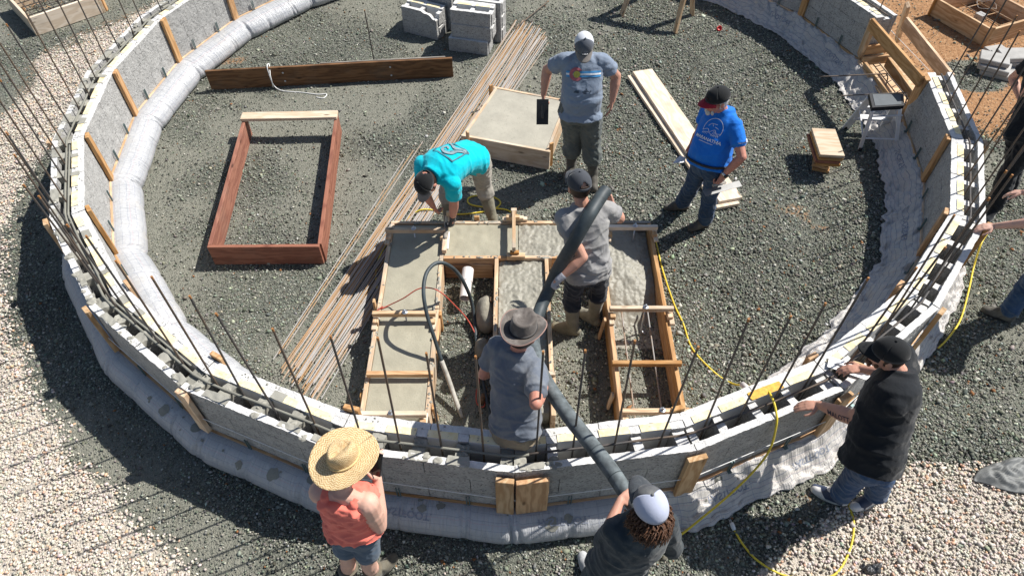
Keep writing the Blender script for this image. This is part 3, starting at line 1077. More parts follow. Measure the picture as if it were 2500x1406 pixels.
def dboard(a, b, mat, t=.038):
    fboard(a, b, mat, .138, ZF, t=t)
    fboard(a, b, mat, .138, ZF - .142, t=t)
fboard((-1.252, 2.85), (-1.252, 5.16), M['pine_splash'])
fboard((-.708, 2.87), (-.708, 5.03), M['pine_splash'])
fboard((-1.27, 5.179), (-.1, 5.179), M['pine_splash'])
fboard((-.1, 5.1805), (1.0, 5.1805), M['pine'])
fboard((1.0, 5.185), (1.455, 5.185), M['grey_wood'])
fboard((-.688, 4.679), (.04, 4.679), M['fir'], .17)
fboard((.04, 4.681), (.40, 4.681), M['pine_splash'], .17)
fboard((.40, 4.683), (.89, 4.683), M['fir'])
board('patch_board', (-.68, 4.652, .1), (-.43, 4.652, .1), .2, .02, M['brown_wood'], form, (0, 1, 0))
board('patch_board', (-.415, 4.652, .1), (-.195, 4.652, .1), .2, .02, M['fir'], form, (0, 1, 0))
fboard((-.155, 2.95), (-.155, 4.66), M['pine'])
fboard((.345, 2.88), (.345, 4.66), M['pine'])
dboard((.913, 2.87), (.913, 4.66), M['fir'])
dboard((1.438, 2.87), (1.438, 5.165), M['fir'])
board('scab_board', (-.683, 3.55, .16), (-.683, 4.05, .16), .12, .018, M['fir'], form, (1, 0, 0))

def tie(x0, x1, y, mat, bolt=None, zt=.365, cleats=True):
    """a cross tie on two cleats, with its anchor bolt hanging into the concrete"""
    tb = board('cross_tie', (x0, y, zt), (x1, y, zt), .04, .05, mat, form)
    if cleats:
        for x, s in ((x0 + .03, 1), (x1 - .03, -1)):
            board('cleat', (x, y - .075, ZF + .03), (x, y - .022, ZF + .03), .05, .055, M['pine'], form)
            board('cleat', (x + (-.012) * s, y - .13, ZF + .014), (x + (-.012) * s, y + .05, ZF + .014), .045, .024, M['pine_pale'], form)
    if bolt is not None:
        mb = MB()
        mb.add(*lathe([(.026, 0), (.026, .004), (.022, .006)], 14, Matrix.Translation((bolt, y, zt + .0255))))
        mb.add(*lathe([(.013, .0), (.013, .011), (.008, .014), (.008, .03)], 6, Matrix.Translation((bolt, y, zt + .0315))))
        v, f = tube([(bolt, y, zt - .02), (bolt + .004, y - .004, .15), (bolt + .005, y - .008, .06), (bolt + .02, y - .03, .045), (bolt + .04, y - .05, .05)], .008, 8)
        mb.add(v, f)
        mb.build('anchor_bolt', M['zinc'], tb, True)
tie(-1.29, -.68, 4.97, M['pine_splash'], -1.0)
tie(-1.28, -.70, 3.885, M['pine'], -.98)
tie(-1.25, -.68, 3.25, M['fir'], None, .335, False)
tie(-1.25, -.70, 2.84, M['pine_pale'], -.985)
tie(.97, 1.49, 5.01, M['pine_pale'], 1.26)
tie(.90, 1.49, 3.945, M['pine_pale'], 1.23)
tie(.87, 1.475, 3.36, M['fir'], None, .335, False)
tie(.90, 1.50, 2.865, M['pine'], 1.23)
tie(-.05, .37, 3.24, M['pine_pale'], None, .345)
for x, y, zt, lean, m in ((-.672, 3.98, .26, 0, 'fir'), (-.672, 3.0, .22, .02, 'fir'), (-.20, 4.17, .24, 0, 'brown_wood'), (.86, 3.88, .3, -.03, 'fir'), (.868, 3.12, .22, -.02, 'pine'), (1.48, 4.05, .22, 0, 'fir'), (1.48, 2.95, .25, .02, 'fir'), (-1.292, 4.05, .36, 0, 'pine'), (-1.29, 3.1, .25, -.02, 'fir')):
    board('stake', (x + lean, y, 0), (x, y, zt), .05, .022, M[m], form, (1, 0, 0))
for x, zt in ((-.37, .33), (.02, .42), (.47, .32), (-.66, .4)):
    board('stake', (x, 5.215 if x != .02 else 5.225, 0), (x, 5.215 if x != .02 else 5.225, zt), .055 if x != .02 else .06, .025 if x != .02 else .045, M['fir' if x in (-.37, .47) else 'pine_splash'], form, (0, 1, 0))
for x0, x1, y, z in ((-.1, .16, 5.205, ZF + .018), (-.05, .12, 5.19, ZF + .05)):
    board('cleat', (x0, y, z), (x1, y, z), .05, .03, M['pine_pale'], form)
board('cleat', (-.06, 5.16, ZF + .085), (.08, 5.16, ZF + .085), .04, .045, M['pine'], form)
board('cleat', (-.05, 4.665, ZF + .025), (.13, 4.665, ZF + .025), .06, .05, M['pine'], form)
board('cleat', (-.02, 4.68, ZF + .065), (.07, 4.68, ZF + .065), .04, .03, M['fir'], form)
board('brace_strip', (.018, 4.66, ZF + .125), (.018, 5.19, ZF + .125), .035, .06, M['pine_splash'], form)
board('brace_strip', (-.68, 4.72, ZF + .03), (-.68, 5.22, ZF + .03), .045, .05, M['pine_splash'], form)
for x, y0, y1 in ((1.06, 2.9, 4.1), (1.30, 2.9, 4.15)):
    o = bar(PBAR, (x, y0, .075), (x + (-.01 if x < 1.2 else .0), y1, .16), .0075)
    tag(o, 'thin rusty rebar lying lengthwise in the empty right form, %s of the pair' % ('left one' if x < 1.2 else 'right one'), 'rebar', 'rebars lying in the empty right form')
sm_ = MB()
for i in range(150):
    q = random.random()
    if q < .3: x, y = -.708 + random.gauss(0, .012), random.uniform(2.9, 5.0)
    elif q < .5: x, y = -1.252 + random.gauss(0, .012), random.uniform(2.9, 5.1)
    elif q < .65: x, y = random.uniform(-1.2, .9), 5.18 + random.gauss(0, .012)
    elif q < .8: x, y = random.uniform(-.65, .85), 4.68 + random.gauss(0, .012)
    elif q < .9: x, y = .345 + random.gauss(0, .012), random.uniform(3.2, 4.6)
    else: x, y = -.155 + random.gauss(0, .012), random.uniform(3.0, 4.6)
    L = random.uniform(.01, .06) if i % 3 == 0 else random.uniform(.006, .018)
    vert = q < .5 or q >= .8
    blob(sm_, V((x, y, ZF - .003)), .012 if vert else L, L if vert else .012, random.uniform(.004, .012), i * 1.7, 8)
tag(sm_.build('concrete_smear', M['conc_dab'], form, True), kind='stuff')
for x, y, l in ((-.25, 4.1, 'large'), (-.28, 3.72, 'small')):
    mb = MB()
    n, m_ = 20, 12
    for i in range(m_ + 1):
        ph = math.pi * i / m_
        for k in range(n):
            a = 2 * math.pi * k / n
            d = V((math.sin(ph) * math.cos(a), math.sin(ph) * math.sin(a), math.cos(ph)))
            q = 1 + .22 * NZ.noise(d * 1.3 + V((x * 9, y, 0)))
            s_ = (.1, .2, .15) if l == 'large' else (.07, .1, .09)
            mb.v.append(V((x, y, s_[2] * .6)) + V((d.x * s_[0] * q, d.y * s_[1] * q, d.z * s_[2] * q)))
    for i in range(m_):
        for k in range(n):
            mb.f.append((i * n + k, (i + 1) * n + k, (i + 1) * n + (k + 1) % n, i * n + (k + 1) % n))
            mb.m.append(0)
    tag(mb.build('boulder', M['boulder'], smooth=True), '%s rounded boulder in the gap between the left and middle forms' % l, 'boulder')
# drain pipe stub
pv = MB()
d0, d1 = V((-.44, 4.58, .2)), V((-.46, 4.24, .16))
m = frame(d1 - d0, (0, 0, 1), d0)
L = (d1 - d0).length
for (xa, xb, ro) in ((0, L * .45, .058), (L * .44, L, .052)):
    v, f = tube([m @ V((xa, 0, 0)), m @ V((xb, 0, 0))], ro, 20, False)
    pv.add(v, f)
    v, f = tube([m @ V((xb, 0, 0)), m @ V((xa, 0, 0))], ro - .006, 20, False)
    pv.add(v, f)
    v = [m @ V((xb, ro * math.cos(2 * math.pi * k / 20), ro * math.sin(2 * math.pi * k / 20))) for k in range(20)] + [m @ V((xb, (ro - .006) * math.cos(2 * math.pi * k / 20), (ro - .006) * math.sin(2 * math.pi * k / 20))) for k in range(20)]
    pv.add(v, [(k, (k + 1) % 20, 20 + (k + 1) % 20, 20 + k) for k in range(20)])
tag(pv.build('drain_pipe', M['pvc'], smooth=False), 'white plastic drain pipe stub poking out between the left and middle forms', 'pipe')

# ------------------------------------------------------------------ square pad form
pc = [V((-.26, 7.66, 0)), V((.74, 7.36, 0)), V((.44, 6.38, 0)), V((-.57, 6.68, 0))]
pc = [at(1212, 214, .27), at(1384, 246, .27), at(1336, 368, .27), at(1132, 330, .27)]
pc = [V((p.x, p.y, 0)) for p in pc]
pad = thing('pad_form', 'square pale timber form filled with smooth concrete beside the rebar bundle', 'formwork', tuple(sum(pc, V()) / 4))
for i in range(4):
    a, b = pc[i], pc[(i + 1) % 4]
    d = (b - a).normalized()
    nrm = V((0, 0, 1)).cross(d)
    ext = .0 if i % 2 else .036
    o_ = -nrm * 0
    board('form_board', a - d * ext + V((0, 0, .135)) + nrm * .0, b + d * (ext if i != 2 else .03) + V((0, 0, .135)), .27, .035, M['pine_splash'] if i != 2 else M['pine_pale'], pad, nrm)
cen = sum(pc, V()) / 4
for p, h in ((pc[3].lerp(pc[2], .09), .36), (pc[2].lerp(pc[1], .09), .34), (pc[0].lerp(pc[3], .12), .36), (pc[1].lerp(pc[0], .06), .36)):
    q = p + (p - cen).normalized() * .045
    board('stake', (q.x, q.y, 0), (q.x, q.y, h), .05, .025, M['fir'], pad, (p - cen))
pm = MB()
N_ = 40
top = []
for j in range(N_ + 1):
    for i in range(N_ + 1):
        u, w = .018 + .964 * i / N_, .018 + .964 * j / N_
        p = pc[0].lerp(pc[1], u).lerp(pc[3].lerp(pc[2], u), w)
        top.append(V((p.x, p.y, .262 + .002 * NZ.noise(V((p.x * 5, p.y * 5, 0))))))
pf = [(j * (N_ + 1) + i, (j + 1) * (N_ + 1) + i, (j + 1) * (N_ + 1) + i + 1, j * (N_ + 1) + i + 1) for j in range(N_) for i in range(N_)]
pm.add(top, pf)
tag(pm.build('wet_concrete', M['conc_pad'], smooth=True), 'smooth grey concrete surface filling the square pad form', 'concrete')

# ------------------------------------------------------------------ rebar bundle on the ground
for i in range(66):
    u = random.random()
    a = V((-2.12 + .40 * u + random.gauss(0, .015), 3.5 - .24 * u + random.uniform(-.12, .12), 0))
    w = min(1, max(0, u + random.gauss(0, .16)))
    b = V((.05 + .46 * w + random.gauss(0, .02), 9.75 - .35 * w + random.uniform(-.28, .2), 0))
    if i in (0, 1, 2):
        a = at(668 + 14 * i, 880 - 12 * i, 0); b = at(988 + 22 * i, 392 - 22 * i, 0)
    z = .009 + .03 * random.random() * (1 - abs(u - .5))
    a.z, b.z = z, .009 + .028 * random.random()
    o = bar(PBAR, a, b, .0058)
    tag(o, 'long rusty rebar lying in the bundle that runs slantwise across the gravel', 'rebar', 'rebars in the bundle on the gravel')
o = bar(UBAR, at(1255, 72, .05), at(1338, 4, .04), .0085)
tag(o, 'single dark rebar poking out beyond the far end of the rebar bundle', 'rebar')
p = at(914, 152, 0)
o = bar(UBAR, p, p + V((-.01, -.02, .78)), .0085)
tag(o, 'lone rebar stake standing in the gravel behind the brown plank', 'rebar')

# ------------------------------------------------------------------ red box frame, plank, boards
fr = [V((-3.29, 7.08, 0)), V((-2.17, 7.12, 0)), V((-1.97, 4.86, 0)), V((-3.09, 4.85, 0))]
rf = thing('board_box', 'open rectangular red stained board frame with one pale crosspiece', 'wooden frame', tuple(sum(fr, V()) / 4))
HF = .26
for i in (1, 2, 3):
    a, b = fr[i], fr[(i + 1) % 4]
    d = (b - a).normalized()
    nrm = V((0, 0, 1)).cross(d)
    e = .0 if i == 2 else -.02
    board('side_board' if i != 2 else 'end_board', a - d * (e if i != 3 else e) + V((0, 0, HF / 2)) - nrm * 0, b + d * (-.02 if i != 2 else .02) + V((0, 0, HF / 2)), HF, .04, M['red_wood'], rf, nrm)
d = (fr[1] - fr[0]).normalized()
tag(board('crosspiece', fr[0] - d * .02 + V((0, -.06, HF + .021)), fr[1] + d * .025 + V((0, -.06, HF + .021)), .14, .04, M['pine_pale'], rf), 'pale bare wood crosspiece')
scr = MB()
pl = thing('plank', 'long brown weathered plank standing on edge with a white cord over it', 'plank', (-2.45, 8.18, 0))
a, b = V((-4.06, 8.04, .14)), V((-.81, 8.36, .14))
nrm = (b - a).cross(V((0, 0, 1))).normalized()
board('plank_face', a, b, .285, .036, M['brown_wood'], pl, nrm)
board('backing_strip', a.lerp(b, .46) - nrm * .034 + V((0, 0, .012)), b - nrm * .034 + V((-.09, -.01, .012)), .27, .02, M['grey_wood'], pl, nrm)
sc = MB()
for t in (.305, .742):
    for z in (.075, .2):
        p = a.lerp(b, t) + nrm * .019
        p.z = z
        sc.add(*lathe([(.013, -.002), (.012, .004), (.005, .007)], 10, frame((0, 0, 1), nrm, p) ))
sc.build('screw_heads', M['zinc'], pl)
cd = catmull([at(660, 190, .2) - nrm * .0, a.lerp(b, .255) + V((0, 0, .155)) - nrm * .05, a.lerp(b, .25) + V((0, 0, .15)) + nrm * .03, at(668, 208, .06) , at(690, 222, .008), at(735, 226, .006), at(775, 231, .006), at(797, 230, .006), at(790, 240, .006), at(772, 238, .006)], 6)
cd[0].z = .05
v, f = tube(cd, .0065, 6)
tag(mk('white_cord', v, f, M['white_cord'], smooth=True), 'loose white cord hanging over the brown plank onto the gravel', 'cord')

def flatplank(name, a, b, w, t, mat, label, z0=0, up=(0, 0, 1)):
    a, b = V((a[0], a[1], z0 + t / 2)), V((b[0], b[1], z0 + t / 2))
    return tag(board(name, a, b, w, t, mat, None, up), label, 'plank')
flatplank('plank', (1.72, 8.33), (2.43, 5.68), .285, .04, M['pine_pale'], 'lower wide pale plank of the pair lying behind the blue shirted man', .012)
flatplank('plank', (1.79, 8.36), (2.46, 5.74), .285, .04, M['pine_pale'], 'upper wide pale plank of the pair lying behind the blue shirted man', .054)

# ------------------------------------------------------------------ loose concrete blocks in stacks
def icf_block(name, label, ang, p, chipped=False):
    root = thing(name, label, 'block', tuple(p), 'loose concrete blocks stacked on the gravel')
    L_, W_, H_ = .6, .3, .2
    mt = Matrix.Translation(V(p)) @ Matrix.Rotation(ang, 4, 'Z')
    sd_ = random.random() * 9
    def fn(t, r, z):
        if chipped and z > .1 and t > .55 and r < .07:
            z -= (t - .55) * .22 * (1 + .4 * NZ.noise(V((t * 14, r * 8, sd_))))
        return mt @ V((t * L_, r, z))
    mb = MB()
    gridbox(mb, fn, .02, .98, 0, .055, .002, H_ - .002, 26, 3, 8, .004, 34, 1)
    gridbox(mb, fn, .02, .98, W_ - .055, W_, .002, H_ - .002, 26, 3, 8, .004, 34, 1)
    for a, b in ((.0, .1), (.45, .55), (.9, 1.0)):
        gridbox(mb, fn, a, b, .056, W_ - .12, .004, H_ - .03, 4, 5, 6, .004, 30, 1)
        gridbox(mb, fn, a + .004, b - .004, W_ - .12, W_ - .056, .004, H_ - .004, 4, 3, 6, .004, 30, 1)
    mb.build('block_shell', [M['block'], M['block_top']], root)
    for a, b in ((.1, .45), (.55, .9)):
        fb = MB()
        gridbox(fb, fn, a, b, W_ - .12, W_ - .056, .01, H_ + .002, 8, 3, 5, .001, 30, 1, 0)
        fb.build('foam_insert', [M['foam_w'], M['foam_y']], root)
    return root
aL, aR = -.44, -.24
bL = at(985, 78, 0)
bR = at(1095, 124, 0)
dirL, nL = V((math.cos(aL), math.sin(aL), 0)), V((-math.sin(aL), math.cos(aL), 0))
dirR, nR = V((math.cos(aR), math.sin(aR), 0)), V((-math.sin(aR), math.cos(aR), 0))
icf_block('concrete_block', 'lower loose block of the front left stack behind the plank', aL, bL)
icf_block('concrete_block', 'upper chipped block with broken rim on the front left stack', aL, bL + V((0, 0, .2)), True)
icf_block('concrete_block', 'bottom block of the rear left stack at the picture top', aL, bL + nL * .34 + dirL * .08)
icf_block('concrete_block', 'middle block of the rear left stack at the picture top', aL, bL + nL * .34 + dirL * .08 + V((0, 0, .2)))
icf_block('concrete_block', 'top block of the rear left stack at the picture top', aL, bL + nL * .34 + dirL * .08 + V((0, 0, .4)))
bR2 = bR
icf_block('concrete_block', 'bottom worn block of the front right stack beside the rebar bundle', aR, bR2)
icf_block('concrete_block', 'middle block of the front right stack beside the rebar bundle', aR, bR2 + dirR * .04 + nR * .04 + V((0, 0, .2)))
icf_block('concrete_block', 'top open-celled block of the front right stack beside the rebar bundle', aR, bR2 + dirR * .035 + nR * .05 + V((0, 0, .4)))
for z, nm in ((0, 'bottom'), (.2, 'middle'), (.4, 'top')):
    icf_block('concrete_block', nm + ' block of the rear right stack, against the far end of the bundle', aR, bR2 + dirR * .1 + nR * .38 + V((0, 0, z)))

# ------------------------------------------------------------------ sawhorse at the picture top
sw = thing('sawhorse', 'timber sawhorse standing on the gravel at the picture top', 'sawhorse', (2.2, 9.9, 0))
tA, tB = V((1.88, 10.18, .78)), V((2.58, 9.86, .78))
board('top_beam', tA - (tB - tA) * .12, tB + (tB - tA) * .12, .09, .14, M['pine'], sw)
for f_, t_ in (((1.69, 10.05), tA + V((.02, -.02, -.05))), ((2.43, 9.50), tB + V((-.03, -.05, -.05))), ((2.78, 10.05), tB + V((.04, .04, -.05))), ((2.05, 10.6), tA + V((.02, .05, -.05)))):
    board('leg', (*f_, 0), t_, .09, .038, M['pine'], sw, (1, .3, 0))
board('leg_doubler', (2.44, 9.53, .15), tB + V((.0, -.09, -.03)), .085, .03, M['pine'], sw, (1, .3, 0))
cp = MB()
pr_ = at(1755, 74, 0)
cpv, cpf = lathe([(.035, .0), (.041, .02), (.038, .034), (.03, .035), (.027, .02), (.014, .018)], 14, Matrix.Translation(pr_) @ Matrix.Rotation(.7, 4, 'X'))
cpv = [x + NZ.noise_vector(x * 22) * .012 + V((0, 0, .015)) for x in cpv]
cp.add(cpv, cpf)
tag(cp.build('plastic_cup', M['red_plastic'], smooth=True), 'crumpled red plastic cup lying on the gravel at the top', 'cup')

# ------------------------------------------------------------------ timber opening in the wall
bk = thing('opening_form', 'timber form with rails and posts bridging the opening in the ring wall', 'formwork', (4.9, 7.7, 0))
def rail(u0, v0, u1, v1, z, w, t, mat, name='rail', vert=True):
    a, b = at(u0, v0, z), at(u1, v1, z)
    d = (b - a).normalized()
    side = d.cross(V((0, 0, 1)))
    return board(name, a - V((0, 0, w / 2)), b - V((0, 0, w / 2)), w, t, M[mat], bk, side)
rail(2131, 45, 2256, 186, .9, .15, .04, 'fir')
rail(2215, 42, 2328, 182, .82, .16, .04, 'pine')
rail(2113, 152, 2180, 236, .32, .1, .04, 'pine')
rail(2171, 140, 2234, 226, .32, .14, .04, 'pine')
def post(u0, v0, z0, u1, v1, z1, w, t, mat, up):
    return board('post', at(u0, v0, z0), at(u1, v1, z1), w, t, M[mat], bk, up)
vd = vdir(6.5)
post(2098, 142, .25, 2133, 52, .86, .1, .06, 'pine', vd)
post(2212, 284, .22, 2262, 186, .88, .13, .06, 'fir', vd)
post(2190, 99, .25, 2216, 12, .95, .09, .045, 'pine', vd)
rail(2117, 112, 2172, 106, .48, .13, .04, 'fir', 'crosspiece')
rail(2108, 140, 2170, 134, .33, .12, .04, 'pine', 'crosspiece')
rail(2205, 262, 2245, 250, .3, .14, .04, 'pine', 'crosspiece')
rail(2098, 150, 2205, 296, .255, .03, .05, 'pine', 'sill_board')
rail(2100, 300, 2210, 310, .27, .09, .03, 'fir', 'sill_board') if False else None
gl = MB()
q = [at(2120, 155, .09), at(2180, 140, .09), at(2252, 232, .09), at(2200, 262, .09)]
gl.add([p for p in q] + [p - V((0, 0, .08)) for p in q], [(3, 2, 1, 0), (4, 5, 6, 7), (0, 1, 5, 4), (1, 2, 6, 5), (2, 3, 7, 6), (3, 0, 4, 7)])
gl.build('floor_board', M['pine'], bk)
# ladder of thin rebar inside the opening
lad = MB()
a0, a1 = at(2132, 158, .3), at(2214, 262, .3)
a2, a3 = at(2146, 154, .3), at(2226, 252, .3)
for s0, s1 in ((a0, a1), (a2, a3)):
    lad.add(*tube([s0, s0.lerp(s1, .5), s1], .007, 6))
for i in range(8):
    t = .06 + i * .125
    lad.add(*tube([a0.lerp(a1, t), a2.lerp(a3, t)], .0055, 6))
tag(lad.build('rebar_ladder', M['rebar'], smooth=True), 'dark welded rebar ladder lying in the timber opening', 'rebar ladder')
for u0, v0, u1, v1, n_ in ((2001, 188, 2158, 181, 'upper'), (2042, 235, 2205, 227, 'lower')):
    a, b = at(u0, v0, .36), at(u1, v1, .36)
    d = (b - a).normalized()
    P = [a, a.lerp(b, .5), b] + [b + d * .04 + V((0, 0, -.015)), b + d * .055 + V((.01, -.02, -.05)), b + d * .05 + V((.02, -.05, -.16))]
    v, f = tube(catmull(P, 4), .008, 8)
    tag(mk('hooked_rebar', v, f, M['rebar'], smooth=True), '%s hooked rebar sticking inwards from the timber opening' % n_, 'rebar', 'hooked rebars at the opening')
g = [at(2175, 75, .35), at(2268, 172, .3)]
v, f = tube(g, .004, 6)
tag(mk('string_line', v, f, M['white_cord']), 'white string stretched slantwise outside the timber opening', 'string')

# ------------------------------------------------------------------ step ladder and block of offcuts
st = thing('step_ladder', 'small aluminium step ladder with black top beside the opening', 'step ladder', tuple(at(2140, 340, 0)))
F1, F2, B1, B2 = at(2072, 318, 0), at(2105, 368, 0), at(2196, 330, 0), at(2190, 374, 0)
F1, F2, B2 = at(2064, 314, 0), at(2098, 368, 0), at(2186, 374, 0)
B1 = F1 + (B2 - F2) * 1.02
T = [at(2122, 228, .62), at(2206, 229, .62), at(2208, 258, .62), at(2130, 263, .62)]
tm = MB()
tv = [p + V((0, 0, -.05)) for p in T] + T
tm.add(tv, BOXF)
bv_ = bmesh.new()
tp = MB()
cen_ = sum(T, V()) / 4
tm.build('top_step', M['black_plastic'], st)
rb = MB()
tr = [cen_ + (p - cen_) * .82 + V((0, 0, .004)) for p in T]
rb.add([p - V((0, 0, .003)) for p in tr] + tr, BOXF)
rb.build('tread_mat', plain('grey_rubber_tread', (.10, .115, .125), .6, bump=.5, bscale=200), st)
def strut(a, b, w, t, name, mat='alu', up=(0, 0, 1)):
    return board(name, a, b, w, t, M[mat], st, up, bev=.002, warp=0)
xl = (T[3] - T[0]).normalized()
strut(F1, T[0] + V((.02, -.03, -.05)), .085, .022, 'front_rail', up=xl)
strut(F2, T[3] + V((.02, .0, -.05)), .042, .02, 'rear_rail', up=xl)
strut(B2, T[2] + V((-.03, .0, -.05)), .04, .02, 'rear_rail', up=xl)
strut(B1, T[1] + V((-.03, -.03, -.05)), .085, .022, 'front_rail', up=xl)
for t_, nm in ((.34, .12), (.66, .12)):
    pa, pb = F1.lerp(T[0], t_), B1.lerp(T[1], t_)
    board('step', pa, pb, .095, .028, M['alu'], st, (0, 0, 1), warp=0)
strut(F2.lerp(T[3], .3), B2.lerp(T[2], .3), .022, .012, 'spreader')
strut(F2.lerp(T[3], .8), B2.lerp(T[2], .8), .022, .012, 'spreader')
strut(F2.lerp(T[3], .3), F1.lerp(T[0], .62), .02, .01, 'spreader')
strut(B2.lerp(T[2], .3), B1.lerp(T[1], .65), .02, .01, 'spreader')
for p in (F1, F2, B1, B2):
    fm_ = MB()
    fm_.add(*lathe([(.02, 0), (.026, .01), (.024, .05)], 8, Matrix.Translation(p)))
    fm_.build('rubber_foot', M['black_plastic'], st, True)
lb = F1.lerp(T[0], .34)
board('warning_label', lb + V((-.012, -.012, .0)), F1.lerp(T[0], .5) + V((-.012, -.012, 0)), .055, .004, M['label_green'], st, xl, warp=0) if False else None
pl_ = F1.lerp(T[0], .33)
pl2 = F1.lerp(T[0], .5)
board('warning_label', pl_ + xl * .0125, pl2 + xl * .0125, .05, .002, M['label_green'], st, xl, bev=0, warp=0)

wc = at(2020, 378, .17)
base = at(1990, 432, 0)
ax = (at(2010, 437, 0) - at(1965, 425, 0)).normalized()
ay = V((-ax.y, ax.x, 0))
bc = at(2003, 402, 0)
for i, (z, w, l, tw, mt, lab) in enumerate(((.0, .19, .3, .1, 'fir', 'bottom board of the offcut stack beside the step ladder'), (.042, .19, .32, -.02, 'fir', 'second board from the bottom of the offcut stack by the step ladder'), (.084, .2, .28, .12, 'brown_wood', 'third board from the bottom of the offcut stack by the step ladder'), (.126, .19, .3, -.05, 'red_wood', 'fourth board from the bottom of the offcut stack by the step ladder'))):
    d = Matrix.Rotation(tw, 3, 'Z') @ V((ax.x, ax.y, 0))
    n_ = V((-d.y, d.x, 0))
    c = bc + n_ * .02 * i
    tag(board('offcut_board', c - d * w / 2 + V((0, 0, z + .02)), c + d * w / 2 + V((0, 0, z + .02)), l, .038, M[mt], None), lab, 'board', 'boards in the offcut stack')
crn = [at(1994, 315, .34), at(2052, 318, .34), at(2048, 380, .34), at(1992, 372, .34)]
cb = sum(crn, V()) / 4
dx = (crn[1] - crn[0]).normalized()
dy = (crn[2] - crn[1])
dl = dy.length
dy.normalize()
for i, z in enumerate((.19, .232, .274, .318)):
    hw = (crn[1] - crn[0]).length / 2
    o = board('offcut_board', cb - dx * (hw + (.02 if i == 1 else 0)) + V((0, 0, z + .002 - .34 + .0)), cb + dx * (hw - (.015 if i == 1 else 0)) + V((0, 0, z + .002 - .34)), dl, .038, M['pine_pale' if i == 3 else ('red_wood' if i == 1 else 'fir')], None)
    o.matrix_basis = Matrix.Translation((0, 0, 0)) @ o.matrix_basis
    tag(o, ['lowest thick pale board', 'dark stained board', 'pale board just under the top one', 'big pale square topmost board'][i] + ' in the upper half of the offcut stack', 'board', 'boards in the offcut stack')
    if i == 2:
        p = at(2012, 384, .27)
        tg_ = MB()
        tg_.add([V((p.x, p.y - .012, p.z)) + V(x) for x in boxv(-.035, .035, -.004, .0, -.016, .016)], BOXF)
        tg_.build('price_tag', M['label_green'], o)

# ------------------------------------------------------------------ form boxes at the two upper corners
def formbox(label, P, h, mat, stake_at=(), t=.04):
    c = sum(P, V()) / len(P)
    bx = thing('form_box', label, 'form box', (c.x, c.y, 0))
    n = len(P)
    for i in range(n):
        a, b = V((P[i].x, P[i].y, h / 2)), V((P[(i + 1) % n].x, P[(i + 1) % n].y, h / 2))
        d = (b - a).normalized()
        e = .02 if i % 2 else -.022
        board('side_board', a - d * e, b + d * e, h, t, mat, bx, V((0, 0, 1)).cross(d))
    for p in stake_at:
        board('stake', (p.x, p.y, 0), (p.x, p.y, h + .06), .06, .03, M['fir'], bx, (p - V((c.x, c.y, p.z))))
    return bx
def sq(o, x, y):
    y = (y - x.normalized() * y.dot(x.normalized()))
    return [o, o + x, o + x + y, o + y]
o_ = at(68, 44, .27); xr = at(208, -2, .27) - o_; yl = at(2, 22, .27) - o_
xr, yl = V((xr.x, xr.y, 0)), V((yl.x, yl.y, 0))
xr = xr.normalized() * 1.0
yl = (yl - xr * yl.dot(xr)).normalized() * 1.0
oc = V((o_.x, o_.y, 0))
formbox('pale timber form box holding a rebar grid at the upper left corner', [oc, oc + xr, oc + xr + yl, oc + yl], .27, M['pine_pale'], (oc + xr * 1.05 + yl * .03,))
gr = MB()
for i in range(6):
    t = .1 + .16 * i
    gr.add(*tube([oc + xr * t + yl * .03 + V((0, 0, .2)), oc + xr * t + yl * .97 + V((0, 0, .2))], .0075, 6))
    gr.add(*tube([oc + yl * t + xr * .03 + V((0, 0, .186)), oc + yl * t + xr * .97 + V((0, 0, .186))], .0075, 6))
tag(gr.build('rebar_grid', M['rebar'], smooth=True), 'square rebar grid laid in the upper left form box', 'rebar grid')
db = MB()
for i in range(46):
    p = oc + xr * random.uniform(.05, .95) + yl * random.uniform(.05, .95)
    a = random.uniform(0, 6.28)
    q = V((math.cos(a), math.sin(a), 0)) * random.uniform(.04, .16)
    db.add(*tube([p + V((0, 0, .03)), p + q * .5 + V((.01, 0, .06)), p + q + V((0, 0, .03))], .004, 4))
tag(db.build('pine_needles', M['fir']), 'orange pine twigs and litter inside the upper left form box', 'twigs', kind='stuff')
o2 = at(2422, 72, .26)
x2 = at(2505, 48, .26) - o2; y2 = at(2328, 8, .26) - o2
x2, y2 = V((x2.x, x2.y, 0)).normalized() * .95, V((y2.x, y2.y, 0))
y2 = (y2 - x2.normalized() * y2.dot(x2.normalized())).normalized() * 1.0
oc2 = V((o2.x, o2.y, 0))
formbox('timber form box holding a rebar chair at the upper right corner', [oc2, oc2 + x2, oc2 + x2 + y2, oc2 + y2], .26, M['pine'], (oc2 - V((.03, .05, 0)), oc2 + y2 * 1.0 - x2 * .03))
gr = MB()
for i in range(3):
    t = .2 + .3 * i
    gr.add(*tube([oc2 + x2 * t + y2 * .1 + V((0, 0, .12)), oc2 + x2 * t + y2 * .9 + V((0, 0, .12))], .0075, 6))
    gr.add(*tube([oc2 + y2 * t + x2 * .1 + V((0, 0, .105)), oc2 + y2 * t + x2 * .9 + V((0, 0, .105))], .0075, 6))
tag(gr.build('rebar_grid', M['rebar_pile'], smooth=True), 'rusty rebar grid laid in the upper right form box', 'rebar grid')
cc = oc2 + x2 * .45 + y2 * .5
gb = MB()
gb.add([Matrix.Translation(cc + V((0, 0, .09))) @ Matrix.Rotation(.5, 4, 'Z') @ V(x) for x in boxv(-.06, .06, -.06, .06, -.07, .07)], BOXF)
tag(gb.build('concrete_spacer', M['paver']), 'grey concrete spacer cube under the grid in the upper right form box', 'spacer')
v, f = tube(catmull([cc + V((.14 * math.cos(a), .14 * math.sin(a), .3 + .02 * math.sin(3 * a))) for a in [i * .7 for i in range(10)]], 5), .004, 6)
